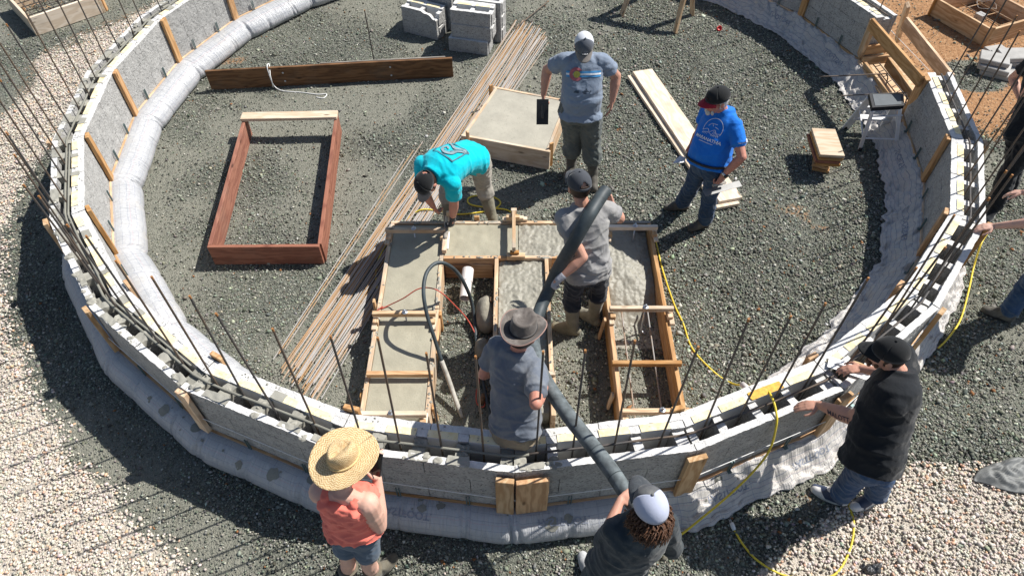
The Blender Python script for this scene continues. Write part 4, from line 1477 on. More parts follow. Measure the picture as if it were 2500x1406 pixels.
tag(mk('tie_wire', v, f, M['rebar_pile'], smooth=True), 'loop of rusty tie wire above the upper right form box', 'wire')

# stack of paving stones on the right
for i, (u, v_, z, sx, sy, an, lab) in enumerate(((2432, 180, .0, .42, .3, -.5, 'bottom left paving stone of the pile at the right edge'), (2478, 168, .0, .5, .34, -.2, 'bottom right paving stone of the pile at the right edge'), (2425, 166, .07, .4, .3, -.55, 'middle left paving stone of the pile at the right edge'), (2470, 150, .07, .5, .32, -.1, 'middle right paving stone of the pile at the right edge'), (2424, 150, .14, .36, .26, -.45, 'top left paving stone of the pile at the right edge'), (2478, 140, .14, .45, .28, .05, 'top right paving stone of the pile at the right edge'), (2432, 132, .0, .3, .25, .3, 'rear paving stone of the pile at the right edge'))):
    p = at(u, v_, z)
    vv, ff = bevelbox(sx, sy, .062, .008, 1)
    tag(mk('paving_stone', [x + NZ.noise_vector(x * 7 + V((i, 0, 0))) * .012 for x in vv], ff, M['paver'], mw=Matrix.Translation((p.x, p.y, z + .034)) @ Matrix.Rotation(an, 4, 'Z')), lab, 'paving stone', 'paving stones piled at the right edge')

# black tarps on the ground at the right
def sheet(name, P, label, mat, amp, seed):
    n = 36
    v = []
    for j in range(n + 1):
        for i in range(n + 1):
            p = P[0].lerp(P[1], i / n).lerp(P[3].lerp(P[2], i / n), j / n)
            e = min(i, n - i, j, n - j) / n
            h = (abs(NZ.noise(V((p.x * 6, p.y * 6, seed)))) * amp + amp * .5 * abs(NZ.noise(V((p.x * 14, p.y * 14, seed))))) * min(1, e * 5 + .15)
            d = NZ.noise_vector(V((p.x * 3, p.y * 3, seed))) * .1
            v.append(V((p.x + d.x, p.y + d.y, .012 + h)))
    f = [(j * (n + 1) + i, j * (n + 1) + i + 1, (j + 1) * (n + 1) + i + 1, (j + 1) * (n + 1) + i) for j in range(n) for i in range(n)]
    o = mk(name, v, f, mat, smooth=True)
    sm = o.modifiers.new('thickness', 'SOLIDIFY')
    sm.thickness = .003
    return tag(o, label, 'tarp')
sheet('tarp', [at(2385, 1175, 0), at(2600, 1240, 0), at(2620, 1120, 0), at(2420, 1130, 0)], 'dusty black tarp lying on the pebbles at the right edge', M['dust_tarp'], .12, 1)
sheet('tarp', [at(2105, 1400, 0), at(2180, 1410, 0), at(2170, 1372, 0), at(2110, 1368, 0)], 'small crumpled black sheet on the pebbles at the bottom', M['tarp'], .1, 7)

# ------------------------------------------------------------------ hoses and cords
def cord(name, P, r, mat, label, cat, n=8, seg=8):
    v, f = tube(catmull(P, n), r, seg)
    return tag(mk(name, v, f, mat, smooth=True), label, cat)
YR = .0085
cord('yellow_cord', [at(1594, 560, .01), at(1606, 610, .01), at(1618, 660, .01), at(1645, 740, .01), at(1668, 790, .01), at(1690, 850, .01), at(1740, 905, .01), at(1785, 935, .012), at(1830, 941, .3), at(1862, 938, .7), at(1882, 965, ZT + .03), at(1894, 1000, ZT + .025), at(1895, 1040, .8), at(1872, 1110, .52), at(1800, 1190, .28), at(1700, 1275, .13), at(1640, 1322, .04), at(1580, 1372, .012)], YR, M['yellow'], 'yellow cord crossing the front right wall and running past the white capped man', 'cord')
cord('yellow_cord', [at(1792, 1292, .012), at(1815, 1330, .01), at(1850, 1368, .01), at(1910, 1402, .01), at(1980, 1412, .01), at(2040, 1400, .01), at(2075, 1340, .01), at(2085, 1280, .01), at(2075, 1240, .012), at(2070, 1215, .01)], YR, M['yellow'], 'yellow cord looping over the ground with its plug end at the lower right', 'cord')
plug = MB()
pp = at(1789, 1284, .015)
plug.add(*tube([at(1793, 1294, .013), pp, at(1785, 1275, .02)], [.014, .018, .016], 10))
for s_ in (-.006, .006):
    plug.add(*tube([at(1785, 1276, .02) + V((s_, 0, 0)), at(1782, 1268, .022) + V((s_, 0, 0))], .002, 4))
plug.build('plug', M['white_cord'], [o for o in COL.objects if o.name.startswith('yellow_cord')][-1], True)
cord('yellow_cord', [at(2420, 560, .02), at(2398, 590, .2), at(2378, 650, .02), at(2365, 710, .02), at(2345, 780, .02), at(2315, 825, .02), at(2290, 850, .015)], YR, M['yellow'], 'yellow cord hanging down outside the right wall by the reaching hand', 'cord')
cord('yellow_cord', [at(935, 760, .01), at(920, 700, .01), at(918, 660, .01), at(930, 620, .01), at(960, 570, .01), at(1000, 530, .01), at(1030, 512, .05), at(1070, 515, .02), at(1115, 523, .01), at(1160, 520, .01), at(1205, 511, .01), at(1222, 495, .01), at(1205, 482, .01), at(1165, 478, .01), at(1143, 485, .01), at(1150, 500, .01), at(1200, 508, .02), at(1235, 512, .01), at(1262, 525, .01)], YR, M['yellow'], 'yellow cord coiling behind the bent man in the bright turquoise shirt', 'cord')
# concrete vibrator: head, thick hose
tip = [at(1128, 1019, .02), at(1112, 975, .09), at(1095, 925, .18), at(1078, 880, .30)]
hp = tip + [at(1062, 830, .45), at(1043, 770, .62), at(1034, 715, .75), at(1040, 670, .8), at(1060, 645, .8), at(1085, 643, .76), at(1115, 664, .62), at(1140, 705, .4), at(1155, 755, .16), at(1162, 820, .05), at(1172, 890, .03), at(1183, 950, .03), at(1196, 1010, .03), at(1200, 1040, .03)]
vb = thing('concrete_vibrator', 'black concrete vibrator hose arching over the left form with a whitish metal tip', 'vibrator', tuple(at(1128, 1019, 0)))
cv = catmull(hp, 8)
n0 = 8 * 3
v, f = tube(cv[n0:], .0175, 12)
mk('hose', v, f, M['rubber'], vb, smooth=True)
v, f = tube(cv[:n0 + 1], [.012 + .009 * min(1, i / 4) for i in range(n0 + 1)], 12)
mk('vibrator_head', v, f, plain('cement_caked_steel', (.42, .40, .35), .7, var=.3, scale=20), vb, smooth=True)
rc = [at(935, 748, .30), at(921, 758, .28), at(950, 745, .29), at(985, 728, .4), at(1020, 706, .48), at(1050, 703, .5), at(1078, 715, .45), at(1110, 745, .3), at(1140, 778, .15), at(1160, 815, .06), at(1168, 850, .03), at(1162, 890, .02), at(1170, 930, .02), at(1163, 958, .02), at(1165, 985, .02), at(1180, 993, .02), at(1185, 975, .02), at(1180, 960, .02)]
crd = cord('extension_cable', rc, .006, M['red_cord'], 'thin red cord running over the left form to a brown plug by the forms', 'cord')
v, f = tube([at(1180, 962, .03), at(1179, 972, .035), at(1176, 985, .03)], [.016, .022, .018], 10)
mk('plug', v, f, M['brown_wood'], crd, smooth=True)
v, f = tube([at(1836, 958, .55), at(1812, 938, .5)], .026, 14)
tag(mk('pipe_stub', v, f, M['pvc'], smooth=True), 'short white pipe stub against the inner wall beneath the yellow cord', 'pipe')
# steel trowel with a wooden handle resting on the wall behind the black capped man
tr_ = thing('hand_float', 'steel finishing trowel with a wooden handle lying on the wall top by the black cap', 'trowel', tuple(at(2080, 905, ZT)))
A_, B_ = at(2022, 882, ZT + .02), at(2140, 922, ZT + .02)
board('blade', A_, B_, .11, .004, M['alu'], tr_, (0, 0, 1), bev=.001, warp=0)
v, f = tube([A_.lerp(B_, .15) + V((0, 0, .012)), A_.lerp(B_, .85) + V((0, 0, .012))], .008, 8)
mk('spine', v, f, M['alu'], tr_)
v, f = tube(catmull([at(2082, 884, ZT + .07), at(2102, 892, ZT + .075), at(2122, 900, ZT + .07)], 4), [.015, .016, .018, .019, .019, .018, .017, .016, .014], 10)
mk('handle', v, f, M['pine'], tr_, smooth=True)
# little drop of litter under the forms
cd_ = at(2235, 545, 0)
# ------------------------------------------------------------------ people
def cloth(name, c, var=.12, rough=.85, wr=.35, heather=.0, dust=None):
    t = NT(name)
    p = t.obj()
    n1 = t.noise(p, 7, 5, .6)
    col = t.mix(t.ramp(n1, [(.3, 0.0), (.7, 1.0)]), tuple(x * (1 - var) for x in c), tuple(min(1, x * (1 + var)) for x in c))
    if heather:
        n2 = t.noise(t.map(p, (60, 60, 350)), 1, 2, .6)
        col = t.mix(t.ramp(n2, [(.35, heather), (.65, 0.0)]), col, tuple(min(1, x * 1.5) for x in c))
    if dust:
        n3 = t.noise(p, 5.5, 6, .7)
        col = t.mix(t.ramp(n3, [(.47, 0.0), (.72, .7)]), col, dust)
    t.set(col, rough, spec=.15)
    t.b.inputs['Sheen Weight'].default_value = .15
    weave = t.noise(p, 380, 2, .5)
    fold = t.noise(t.map(p, (1, 1, 1)), 22, 3, .55, .6)
    t.bump(t.math('ADD', t.math('MULTIPLY', weave, .12), fold), wr, .012)
    return t.m

def skin_mat(name, c):
    t = NT(name)
    p = t.obj()
    n = t.noise(p, 14, 4, .6)
    col = t.mix(t.ramp(n, [(.3, 0.0), (.7, 1.0)]), tuple(x * .9 for x in c), (min(1, c[0] * 1.12), c[1] * 1.05, c[2] * 1.05))
    t.set(col, .55, spec=.35)
    t.b.inputs['Subsurface Weight'].default_value = .06
    t.b.inputs['Subsurface Radius'].default_value = (.012, .004, .002)
    t.bump(t.noise(p, 180, 3, .6), .12, .002)
    return t.m
M['skin'] = skin_mat('light_skin', (.52, .285, .205))
M['skin_red'] = skin_mat('ruddy_skin', (.50, .235, .17))
M['skin_pale'] = skin_mat('pale_skin', (.62, .39, .30))
M['hair_dark'] = plain('dark_brown_hair', (.035, .018, .011), .5, var=.4, scale=60, bump=.6, bscale=150, bdist=.004)
M['hair_brown'] = plain('reddish_brown_hair', (.10, .045, .022), .5, var=.5, scale=60, bump=.8, bscale=90, bdist=.008)
M['hair_grey'] = plain('grey_white_hair', (.55, .54, .52), .6, var=.2, scale=60, bump=.5, bscale=150, bdist=.004)
M['eye'] = plain('dark_eye', (.02, .015, .012), .2)
M['boot'] = cloth('muddy_olive_rubber', (.22, .205, .15), .25, .6, .3, dust=(.33, .31, .25))
M['boot_dark'] = cloth('dusty_brown_rubber', (.10, .092, .078), .3, .6, .3, dust=(.26, .25, .21))
M['sole'] = plain('dark_sole', (.03, .028, .025), .7)

def rc(mb, p0, r0, p1, r1, n=12):
    p0, p1 = V(p0), V(p1)
    L = (p1 - p0).length
    if L < 1e-5:
        p1 = p0 + V((0, 0, 1e-4)); L = 1e-4
    prof = []
    for i in range(5):
        a = math.pi / 2 * i / 5
        prof.append((r0 * math.sin(a) + 1e-4, -r0 * math.cos(a)))
    prof += [(r0, 0), ((r0 + r1) / 2, L / 2), (r1, L)]
    for i in range(1, 6):
        a = math.pi / 2 * i / 5
        prof.append((r1 * math.cos(a) + 1e-4, L + r1 * math.sin(a)))
    q = (p1 - p0).to_track_quat('Z', 'Y').to_matrix().to_4x4()
    q.translation = p0
    mb.add(*lathe(prof, n, q))

def ell(mb, c, m3, rad, n=16):
    m = m3.to_4x4()
    m.translation = V(c)
    prof = [(math.sin(math.pi * i / 10) + 1e-4, -math.cos(math.pi * i / 10)) for i in range(11)]
    v, f = lathe(prof, n)
    mb.add([m @ V((x.x * rad[0], x.y * rad[1], x.z * rad[2])) for x in v], f)

def loft(mb, secs, n=24, e=2.35):
    v, f = [], []
    for (c, r, fw, w, d, *o) in secs:
        for k in range(n):
            a = 2 * math.pi * k / n
            ca, sa = math.cos(a), math.sin(a)
            x = math.copysign(abs(ca) ** (2 / e), ca) * w
            y = math.copysign(abs(sa) ** (2 / e), sa) * d
            v.append(c + r * x + fw * y)
    m = len(secs)
    for i in range(m - 1):
        for k in range(n):
            k2 = (k + 1) % n
            f.append((i * n + k, i * n + k2, (i + 1) * n + k2, (i + 1) * n + k))
    f.append(tuple(range(n - 1, -1, -1)))
    f.append(tuple((m - 1) * n + k for k in range(n)))
    mb.add(v, f)

def remesh(mb, vox, sm=3, fac=.5):
    me = bpy.data.meshes.new('tmp')
    me.from_pydata([tuple(x) for x in mb.v], [], mb.f)
    o = bpy.data.objects.new('tmp', me)
    COL.objects.link(o)
    r = o.modifiers.new('r', 'REMESH')
    r.mode, r.voxel_size, r.adaptivity = 'VOXEL', vox, 0
    if sm:
        s = o.modifiers.new('s', 'SMOOTH')
        s.factor, s.iterations = fac, sm
    dg = bpy.context.evaluated_depsgraph_get()
    out = bpy.data.meshes.new_from_object(o.evaluated_get(dg))
    bpy.data.objects.remove(o)
    bpy.data.meshes.remove(me)
    return out

def finish(me, name, mat, parent, disp=None, zmin=None):
    co = np.empty(len(me.vertices) * 3, np.float32)
    me.vertices.foreach_get('co', co)
    if disp:
        nn = np.empty(len(me.vertices) * 3, np.float32)
        me.vertices.foreach_get('normal', nn)
        c, n = co.reshape(-1, 3), nn.reshape(-1, 3)
        dd = np.array([disp(V(map(float, p)), V(map(float, q))) for p, q in zip(c, n)], np.float32)
        co = (c + n * dd[:, None]).ravel()
    if zmin is not None:
        c = co.reshape(-1, 3)
        c[:, 2] = np.maximum(c[:, 2], zmin)
        co = c.ravel()
    me.vertices.foreach_set('co', co)
    me.materials.clear()
    for m in (mat if isinstance(mat, list) else [mat]):
        me.materials.append(m)
    me.polygons.foreach_set('use_smooth', np.ones(len(me.polygons), dtype=bool))
    me.update()
    me.name = name
    o = bpy.data.objects.new(name, me)
    COL.objects.link(o)
    putp(o, parent)
    return o

def ik(a, b, l1, l2, hint):
    d = b - a
    L = min(d.length, (l1 + l2) * .999)
    x = (l1 * l1 - l2 * l2 + L * L) / (2 * L)
    h = math.sqrt(max(0, l1 * l1 - x * x))
    u = d.normalized()
    hh = V(hint) - u * V(hint).dot(u)
    hh.normalize()
    return a + u * x + hh * h

def bez(a, b, c, t):
    return a.lerp(b, t).lerp(b.lerp(c, t), t)

def hand(mb, wrist, d, palm, side, curl=(.5, .6, .7), spread=.1, inflate=0.0, thumb_in=.5, s=1.0):
    """palm and five fingers; d along the hand, palm normal points out of the palm, side=+1 thumb on the (d x palm) side"""
    d = V(d).normalized()
    pn = V(palm)
    pn = (pn - d * pn.dot(d)).normalized()
    ac = d.cross(pn) * side
    g = inflate
    for i, (o, l) in enumerate(((.03, .088), (.010, .094), (-.011, .09), (-.03, .08))):
        rc(mb, wrist + ac * o * .55 * s + d * .01, (.016 + g) * s, wrist + ac * o * s + d * l * s, (.0125 + g) * s, 8)
        k = wrist + ac * o * s + d * l * s
        dd = (d + ac * o * spread * 9).normalized()
        ax = dd.cross(pn)
        tot = 0
        for j, (ln, rd) in enumerate(zip([(.042, .026, .02), (.046, .029, .021), (.043, .027, .02), (.034, .021, .018)][i], (.0102, .0092, .0084))):
            tot += curl[j] * (1 + .12 * (i - 1.5))
            dv = dd * math.cos(tot) + pn * math.sin(tot)
            k2 = k + dv * ln * s
            rc(mb, k, (rd + g) * s, k2, (rd * .93 + g) * s, 8)
            k = k2
    ell(mb, wrist + d * .05 * s, Matrix((ac, d, pn)).transposed(), ((.04 + g) * s, (.05 + g) * s, (.016 + g) * s))
    t0 = wrist + ac * .03 * s + d * .025 * s
    td = (ac * .75 + d * .65 + pn * .35 * thumb_in).normalized()
    t1 = t0 + td * .042 * s
    t2 = t1 + (td * .6 + d * .75 + pn * thumb_in * .7 - ac * .2 * thumb_in).normalized() * .034 * s
    t3 = t2 + (d * .9 + pn * thumb_in * .9 + td * .2 - ac * .3 * thumb_in).normalized() * .026 * s
    rc(mb, t0, (.0155 + g) * s, t1, (.0125 + g) * s, 8)
    rc(mb, t1, (.012 + g) * s, t2, (.0108 + g) * s, 8)
    rc(mb, t2, (.0105 + g) * s, t3, (.009 + g) * s, 8)

def head_frame(c, fwd, up):
    y = V(fwd).normalized()
    z = V(up)
    z = (z - y * z.dot(y)).normalized()
    x = y.cross(z)
    m = Matrix((x, y, z)).transposed().to_4x4()
    m.translation = c
    return m

def cap(root, H, c_front, c_back, c_visor, gap=False, mesh_back=True, emblem=None, vis_len=.078, sp=1.12):
    """a peaked cap: crown in two panels, button and visor"""
    rx, ry, rz = .096, .116, .112
    def pt(az, el, k=1.0):
        bump = 1 + (.03 * math.cos(az) if abs(az) < 1.5 else 0)
        return H @ V((math.sin(az) * math.cos(el) * rx * k, (math.cos(az) * math.cos(el) * ry * bump - .008) * k, .034 + math.sin(el) ** .9 * rz * k * (1 + .05 * math.cos(az) * math.cos(el))))
    def shell(a0, a1, n, mat, name, cut=None):
        v, f = [], []
        m_ = 9
        for i in range(n + 1):
            az = a0 + (a1 - a0) * i / n
            for j in range(m_ + 1):
                v.append(pt(az, math.pi / 2 * j / m_ * .999))
        for i in range(n):
            az = a0 + (a1 - a0) * (i + .5) / n
            for j in range(m_):
                if cut and abs(abs(az) - math.pi) < .42 and j < (3.2 - 9 * (abs(abs(az) - math.pi)) ** 2) and j > 0:
                    continue
                q = i * (m_ + 1) + j
                f.append((q, q + m_ + 1, q + m_ + 2, q + 1))
        o = mk(name, v, f, mat, root, smooth=True)
        s = o.modifiers.new('t', 'SOLIDIFY')
        s.thickness, s.offset = .003, 1
        return o
    shell(-sp, sp, 14, c_front, 'cap_front')
    shell(sp, 2 * math.pi - sp, 26, c_back, 'cap_back', gap)
    b = MB()
    ell(b, pt(0, math.pi / 2) + (H.to_3x3() @ V((0, 0, .003))), Matrix.Identity(3), (.009, .009, .007), 10)
    b.build('cap_button', c_front, root, True)
    v, f = [], []
    n, m_ = 18, 6
    for i in range(n + 1):
        u = -1 + 2 * i / n
        az = u * 1.05
        e = pt(az, .02)
        le = H.inverted() @ e
        for j in range(m_ + 1):
            w = j / m_
            L = vis_len * (1 - abs(u) ** 2.6 * .92)
            x = le.x * (1 + .06 * w)
            v.append(H @ V((x, le.y + L * w, le.z - .012 * w - .030 * u * u * (.35 + w * .65) + .002)))
    for i in range(n):
        for j in range(m_):
            q = i * (m_ + 1) + j
            f.append((q, q + 1, q + m_ + 2, q + m_ + 1))
    o = mk('visor', v, f, c_visor, root, smooth=True)
    s = o.modifiers.new('t', 'SOLIDIFY')
    s.thickness, s.offset = .004, 1
    return pt

def hair_ring(root, H, mat, z0=-.055, z1=.06, a0=1.25, k=1.0, name='hair'):
    v, f = [], []
    n, m_ = 30, 6
    for i in range(n + 1):
        az = a0 + (2 * math.pi - 2 * a0) * i / n
        for j in range(m_ + 1):
            z = z0 + (z1 - z0) * j / m_
            w = (1 - .22 * ((.03 - z) / .1) ** 2 * (z < .03)) * k * (1 + .03 * NZ.noise(V((az * 4, z * 60, 1))))
            v.append(H @ V((math.sin(az) * .089 * w, math.cos(az) * .108 * w - .008, z)))
    for i in range(n):
        for j in range(m_):
            q = i * (m_ + 1) + j
            f.append((q, q + m_ + 1, q + m_ + 2, q + 1))
    o = mk(name, v, f, mat, root, smooth=True)
    s = o.modifiers.new('t', 'SOLIDIFY')
    s.thickness, s.offset = .012, 1
    return o

def person(label, P):
    """one figure from its joints; P holds joint points, directions, girth and clothes"""
    G = P.get
    pel, nk, hd = P['pelvis'], P['neck'], P['head']
    b, belly = G('bulk', 1.0), G('belly', 0.0)
    shr, hpr = V(P['right']).normalized(), V(G('hip_right', P['right'])).normalized()
    up = (nk - pel).normalized()
    mid = (pel + nk) / 2 + V(G('spine_bend', (0, 0, 0)))
    ank = [P['ankle_l'], P['ankle_r']]
    g0 = (ank[0] + ank[1]) / 2
    root = thing('person', label, 'person', (g0.x, g0.y, 0))
    def sec(f, w, d, off=0.0, k=0.0):
        c = bez(pel, mid * 2 - (pel + nk) / 2, nk, f) if f <= 1 else nk + up * (f - 1) * .5
        if f < 0: c = pel + (up * .5 + V((0, 0, .5))) * f * .5
        r = hpr.lerp(shr, min(1, max(0, f))).normalized()
        t = (bez(pel, mid * 2 - (pel + nk) / 2, nk, min(1, max(0, f) + .05)) - bez(pel, mid * 2 - (pel + nk) / 2, nk, max(0, min(1, f) - .05))).normalized()
        r = (r - t * r.dot(t)).normalized()
        fw = t.cross(r) * 1
        return (c + fw * off, r, fw, w + k, d + k)
    female = G('female', False)
    hw = .165 if not female else .19
    T = [(-.28, .10, .085, 0), (-.15, hw * .98, .115, 0), (0, hw * b, .118 * b + belly * .25, belly * .2), (.25, (.155 if not female else .16) * b + belly * .25, .108 * b + belly * .55, belly * .5), (.5, .16 * b + belly * .12, .112 * b + belly * .35, belly * .35), (.72, .18 * b, .118 * b, .005), (.86, .172 * b, .1 * b, 0), (.95, .125 * b, .075 * b, 0), (1.04, .068, .066, 0)]
    sw = G('shoulder', .178) * (1 + (b - 1) * .5)
    dn = up * -.055
    sh = [nk + dn - shr * sw, nk + dn + shr * sw]
    for i, kx in enumerate(('lift_l', 'lift_r')):
        if G(kx): sh[i] = sh[i] + V(P[kx])
    hip = [pel - hpr * .092 * b + V((0, 0, -.02)), pel + hpr * .092 * b + V((0, 0, -.02))]
    el, wr, kn = [], [], []
    for i, s in enumerate(('l', 'r')):
        e = P['elbow_' + s]
        w = P['wrist_' + s]
        if e[0] == 'ik':
            e = ik(sh[i], w, .305 * G('bone', 1), .27 * G('bone', 1), e[1])
        e = e if isinstance(e, V) else reach(sh[i], *e)
        w = w if isinstance(w, V) else reach(e, *w)
        el.append(e); wr.append(w)
        k = G('knee_' + s)
        kn.append(k if isinstance(k, V) else ik(hip[i], ank[i], G('thigh', .445), G('shin', .43), k or up.cross(hpr)))
    if G('debug', True):
        print('FIG', label[:34], 'torso %.2f neck-head %.2f' % ((nk - pel).length, (hd - nk).length), 'arms', ['%.2f/%.2f' % ((el[i] - sh[i]).length, (wr[i] - el[i]).length) for i in (0, 1)], 'legs', ['%.2f/%.2f' % ((kn[i] - hip[i]).length, (ank[i] - kn[i]).length) for i in (0, 1)], 'z pel %.2f nk %.2f hd %.2f' % (pel.z, nk.z, hd.z), 'y', '%.2f %.2f %.2f' % (g0.y, pel.y, hd.y))
    H = head_frame(hd, P['face'], G('head_up', (0, 0, 1)))
    hm = H.to_3x3()
    ab = G('arm', 1.0) * (1 + (b - 1) * .6)
    body = MB()
    loft(body, [sec(f, w - .012, d - .012, o) for f, w, d, o in T])
    rc(body, nk - up * .03, .062 * (1 + (b - 1) * .7), H @ V((0, -.025, -.055)), .055 * (1 + (b - 1) * .7))
    ell(body, H @ V((0, -.012, .03)), hm, (.080, .099, .096), 20)
    ell(body, H @ V((0, .028, -.035)), hm, (.064, .070, .085), 20)
    ell(body, H @ V((0, .052, -.092)), hm, (.040, .036, .03), 14)
    rc(body, H @ V((0, .094, .012)), .009, H @ V((0, .116, -.028)), .0145, 8)
    rc(body, H @ V((-.014, .1, -.032)), .009, H @ V((.014, .1, -.032)), .009, 8)
    rc(body, H @ V((-.035, .082, .022)), .013, H @ V((.035, .082, .022)), .013, 8)
    rc(body, H @ V((-.018, .094, -.062)), .008, H @ V((.018, .094, -.062)), .008, 8)
    for s in (-1, 1):
        ell(body, H @ V((.083 * s, -.008, -.005)), hm, (.012, .022, .034), 12)
        ell(body, H @ V((.036 * s, .07, -.03)), hm, (.022, .02, .022), 12)
    for i in (0, 1):
        rc(body, nk - up * .012, .048, sh[i], .054 * ab)
        rc(body, sh[i], .058 * ab, el[i], .043 * ab)
        m_ = sh[i].lerp(el[i], .4)
        rc(body, m_, .056 * ab, sh[i].lerp(el[i], .6), .052 * ab)
        rc(body, el[i], .044 * ab, el[i].lerp(wr[i], .3), .046 * ab)
        rc(body, el[i].lerp(wr[i], .3), .046 * ab, wr[i], .027 * (1 + (ab - 1) * .5))
        rc(body, hip[i], .08 * b, kn[i], .055)
        rc(body, kn[i], .054 * (1 + (b - 1) * .8), kn[i].lerp(ank[i], .35), .056 * (1 + (b - 1) * .8))
        rc(body, kn[i].lerp(ank[i], .35), .056, ank[i], .038)
        rc(body, ank[i], .037, V((ank[i].x, ank[i].y, .032)) + V(P['toe_' + 'lr'[i]]).normalized() * .12, .026)
        hp_ = G('hand_' + 'lr'[i], {})
        hd_ = hp_.get('d', wr[i] - el[i])
        gl_ = hp_.get('glove')
        tgt = MB() if gl_ else body
        hand(tgt, wr[i], hd_, hp_.get('palm', (0, 0, -1)), hp_.get('side', -1 if i == 0 else 1), hp_.get('curl', (.35, .4, .35)), hp_.get('spread', .1), .0022 if gl_ else 0, hp_.get('thumb', .5), hp_.get('s', 1.0))
        if gl_:
            rc(tgt, wr[i] + (el[i] - wr[i]).normalized() * .05, .036, wr[i], .032, 12)
            P['_glove%d' % i] = (tgt, gl_)
            rc(body, wr[i], .026, wr[i] + V(hd_).normalized() * .05, .02)
    bo = finish(remesh(body, .0062, 2, .45), 'body', G('skin', M['skin']), root, zmin=.002)
    for i in (0, 1):
        if '_glove%d' % i in P:
            tg, gm = P['_glove%d' % i]
            finish(remesh(tg, .0055, 2, .45), 'glove', gm, root)
    eyes = MB()
    for s in (-1, 1):
        ell(eyes, H @ V((.031 * s, .088, .004)), hm, (.011, .008, .0075), 10)
    eyes.build('eyes', M['eye'], root, True)
    sd = random.random() * 30
    # shirt
    S = P['shirt']
    k = S.get('k', .022)
    hem = S.get('hem', -.2)
    mb = MB()
    ts = [(hem, hw * b + .006 + belly * .3, .124 * b + belly * .4, belly * .3)] if not S.get('tank') else [(hem, hw * b + .016, .138 * b, 0)]
    ts += [t for t in T if t[0] > hem + .08 and t[0] > -.01 and t[0] < (1.0 if not S.get('tank') else .9)]
    if S.get('tank'):
        ts += [(.93, .105, .07, 0)]
    else:
        ts += [(1.0, .092, .078, 0), (1.05, .078, .07, 0)]
    loft(mb, [sec(f, w, d, o, k + .004 * (f < .12)) for f, w, d, o in ts])
    sl = S.get('sleeve', .6)
    for i in (0, 1):
        if S.get('tank'):
            continue
        e_ = sh[i].lerp(el[i], sl)
        rc(mb, nk - up * .018, .05 + k * .4, sh[i], .062 * ab + k * .4)
        if sl > 1:
            fw_ = el[i].lerp(wr[i], sl - 1)
            rc(mb, sh[i], .064 * ab + k * .35, el[i], .055 * ab + k * .4)
            rc(mb, el[i], .055 * ab + k * .4, fw_, .046 * ab)
        else:
            rc(mb, sh[i] + shr * (.03 if i == 0 else -.03), .066 * ab + k * .45, sh[i].lerp(el[i], .25), .066 * ab + k * .5)
            rc(mb, sh[i].lerp(el[i], .2), .066 * ab + k * .5, e_ - (el[i] - sh[i]).normalized() * .03, .062 * ab + k * .55)
            # a flared straight hem
            q = (el[i] - sh[i]).normalized()
            v, f = tube([e_ - q * .07, e_ - q * .0], [.06 * ab + k * .5, .064 * ab + k * .65], 18)
            mb.add(v, f)
    if female:
        for s in (-1, 1):
            c, r, fw, w, d = sec(.66, .1, .1)
            ell(mb, c + r * .085 * s + fw * .085, Matrix((r, fw, up)).transposed(), (.095, .085, .095), 18)
    if S.get('tank'):
        for s in (-1, 1):
            pts_ = [sec(.82, 0, 0)[0] + shr * .1 * s - sec(.8, 0, 0)[2] * .085, nk + shr * .092 * s - up * .0 + sec(.9, 0, 0)[2] * .0, sec(.74, 0, 0)[0] + shr * .1 * s + sec(.8, 0, 0)[2] * .1]
            cv_ = catmull(pts_, 5)
            for a_, b_ in zip(cv_[:-1], cv_[1:]):
                rc(mb, a_, .03, b_, .03)
    wa = S.get('wrinkle', .007)
    sag = S.get('sag', 1.0)
    def wrk(p, n):
        d_ = (p - pel).dot(up)
        q = p - pel
        a = NZ.noise(V((q.dot(shr) * 7 + sd, q.dot(up) * 20 * sag + 2.5 * NZ.noise(p * 5), q.dot(up.cross(shr)) * 7)))
        c = NZ.noise(p * 9 + V((sd, 0, 0)))
        lo = 1.25 - min(1, max(0, d_ / .55)) * .6
        rg = (1 - abs(NZ.noise(V((q.dot(shr) * 5 + sd * 2 + q.dot(up) * 4, q.dot(up) * 11 * sag - q.dot(shr) * 5, sd))))) ** 5 + .7 * (1 - abs(NZ.noise(V((q.dot(shr) * 8 - sd, q.dot(up) * 9 + q.dot(shr) * 6, q.dot(up.cross(shr)) * 6 + sd))))) ** 6
        return wa * lo * (math.copysign(abs(a) ** .75, a) * .9 + .6 * c + 1.0 * rg - .4) - (0 if not S.get('fold') else .6 * wa * (1 - abs(math.sin(q.dot(up) * 42 + 2 * NZ.noise(p * 6)))) )
    shirt = finish(remesh(mb, .0085, 3), S.get('name', 't_shirt'), S['mat'], root, wrk)
    P['_shirt'] = shirt
    # trousers or shorts
    U = P['trousers']
    mb = MB()
    kk = U.get('k', .014)
    tk = 1.0 if S.get('hem', -.2) > -.06 else .35
    loft(mb, [sec(f, w, d, o, q_) for f, w, d, o, q_ in ((-.3, .13, .1, 0, kk), (-.18, hw * b, .125 * b, 0, kk), (0, hw * b, .122 * b + belly * .2, belly * .15, kk * tk), (.1, .16 * b + belly * .15, .112 * b + belly * .3, belly * .25, kk * tk - .006))])
    end = U.get('end', 1.0)
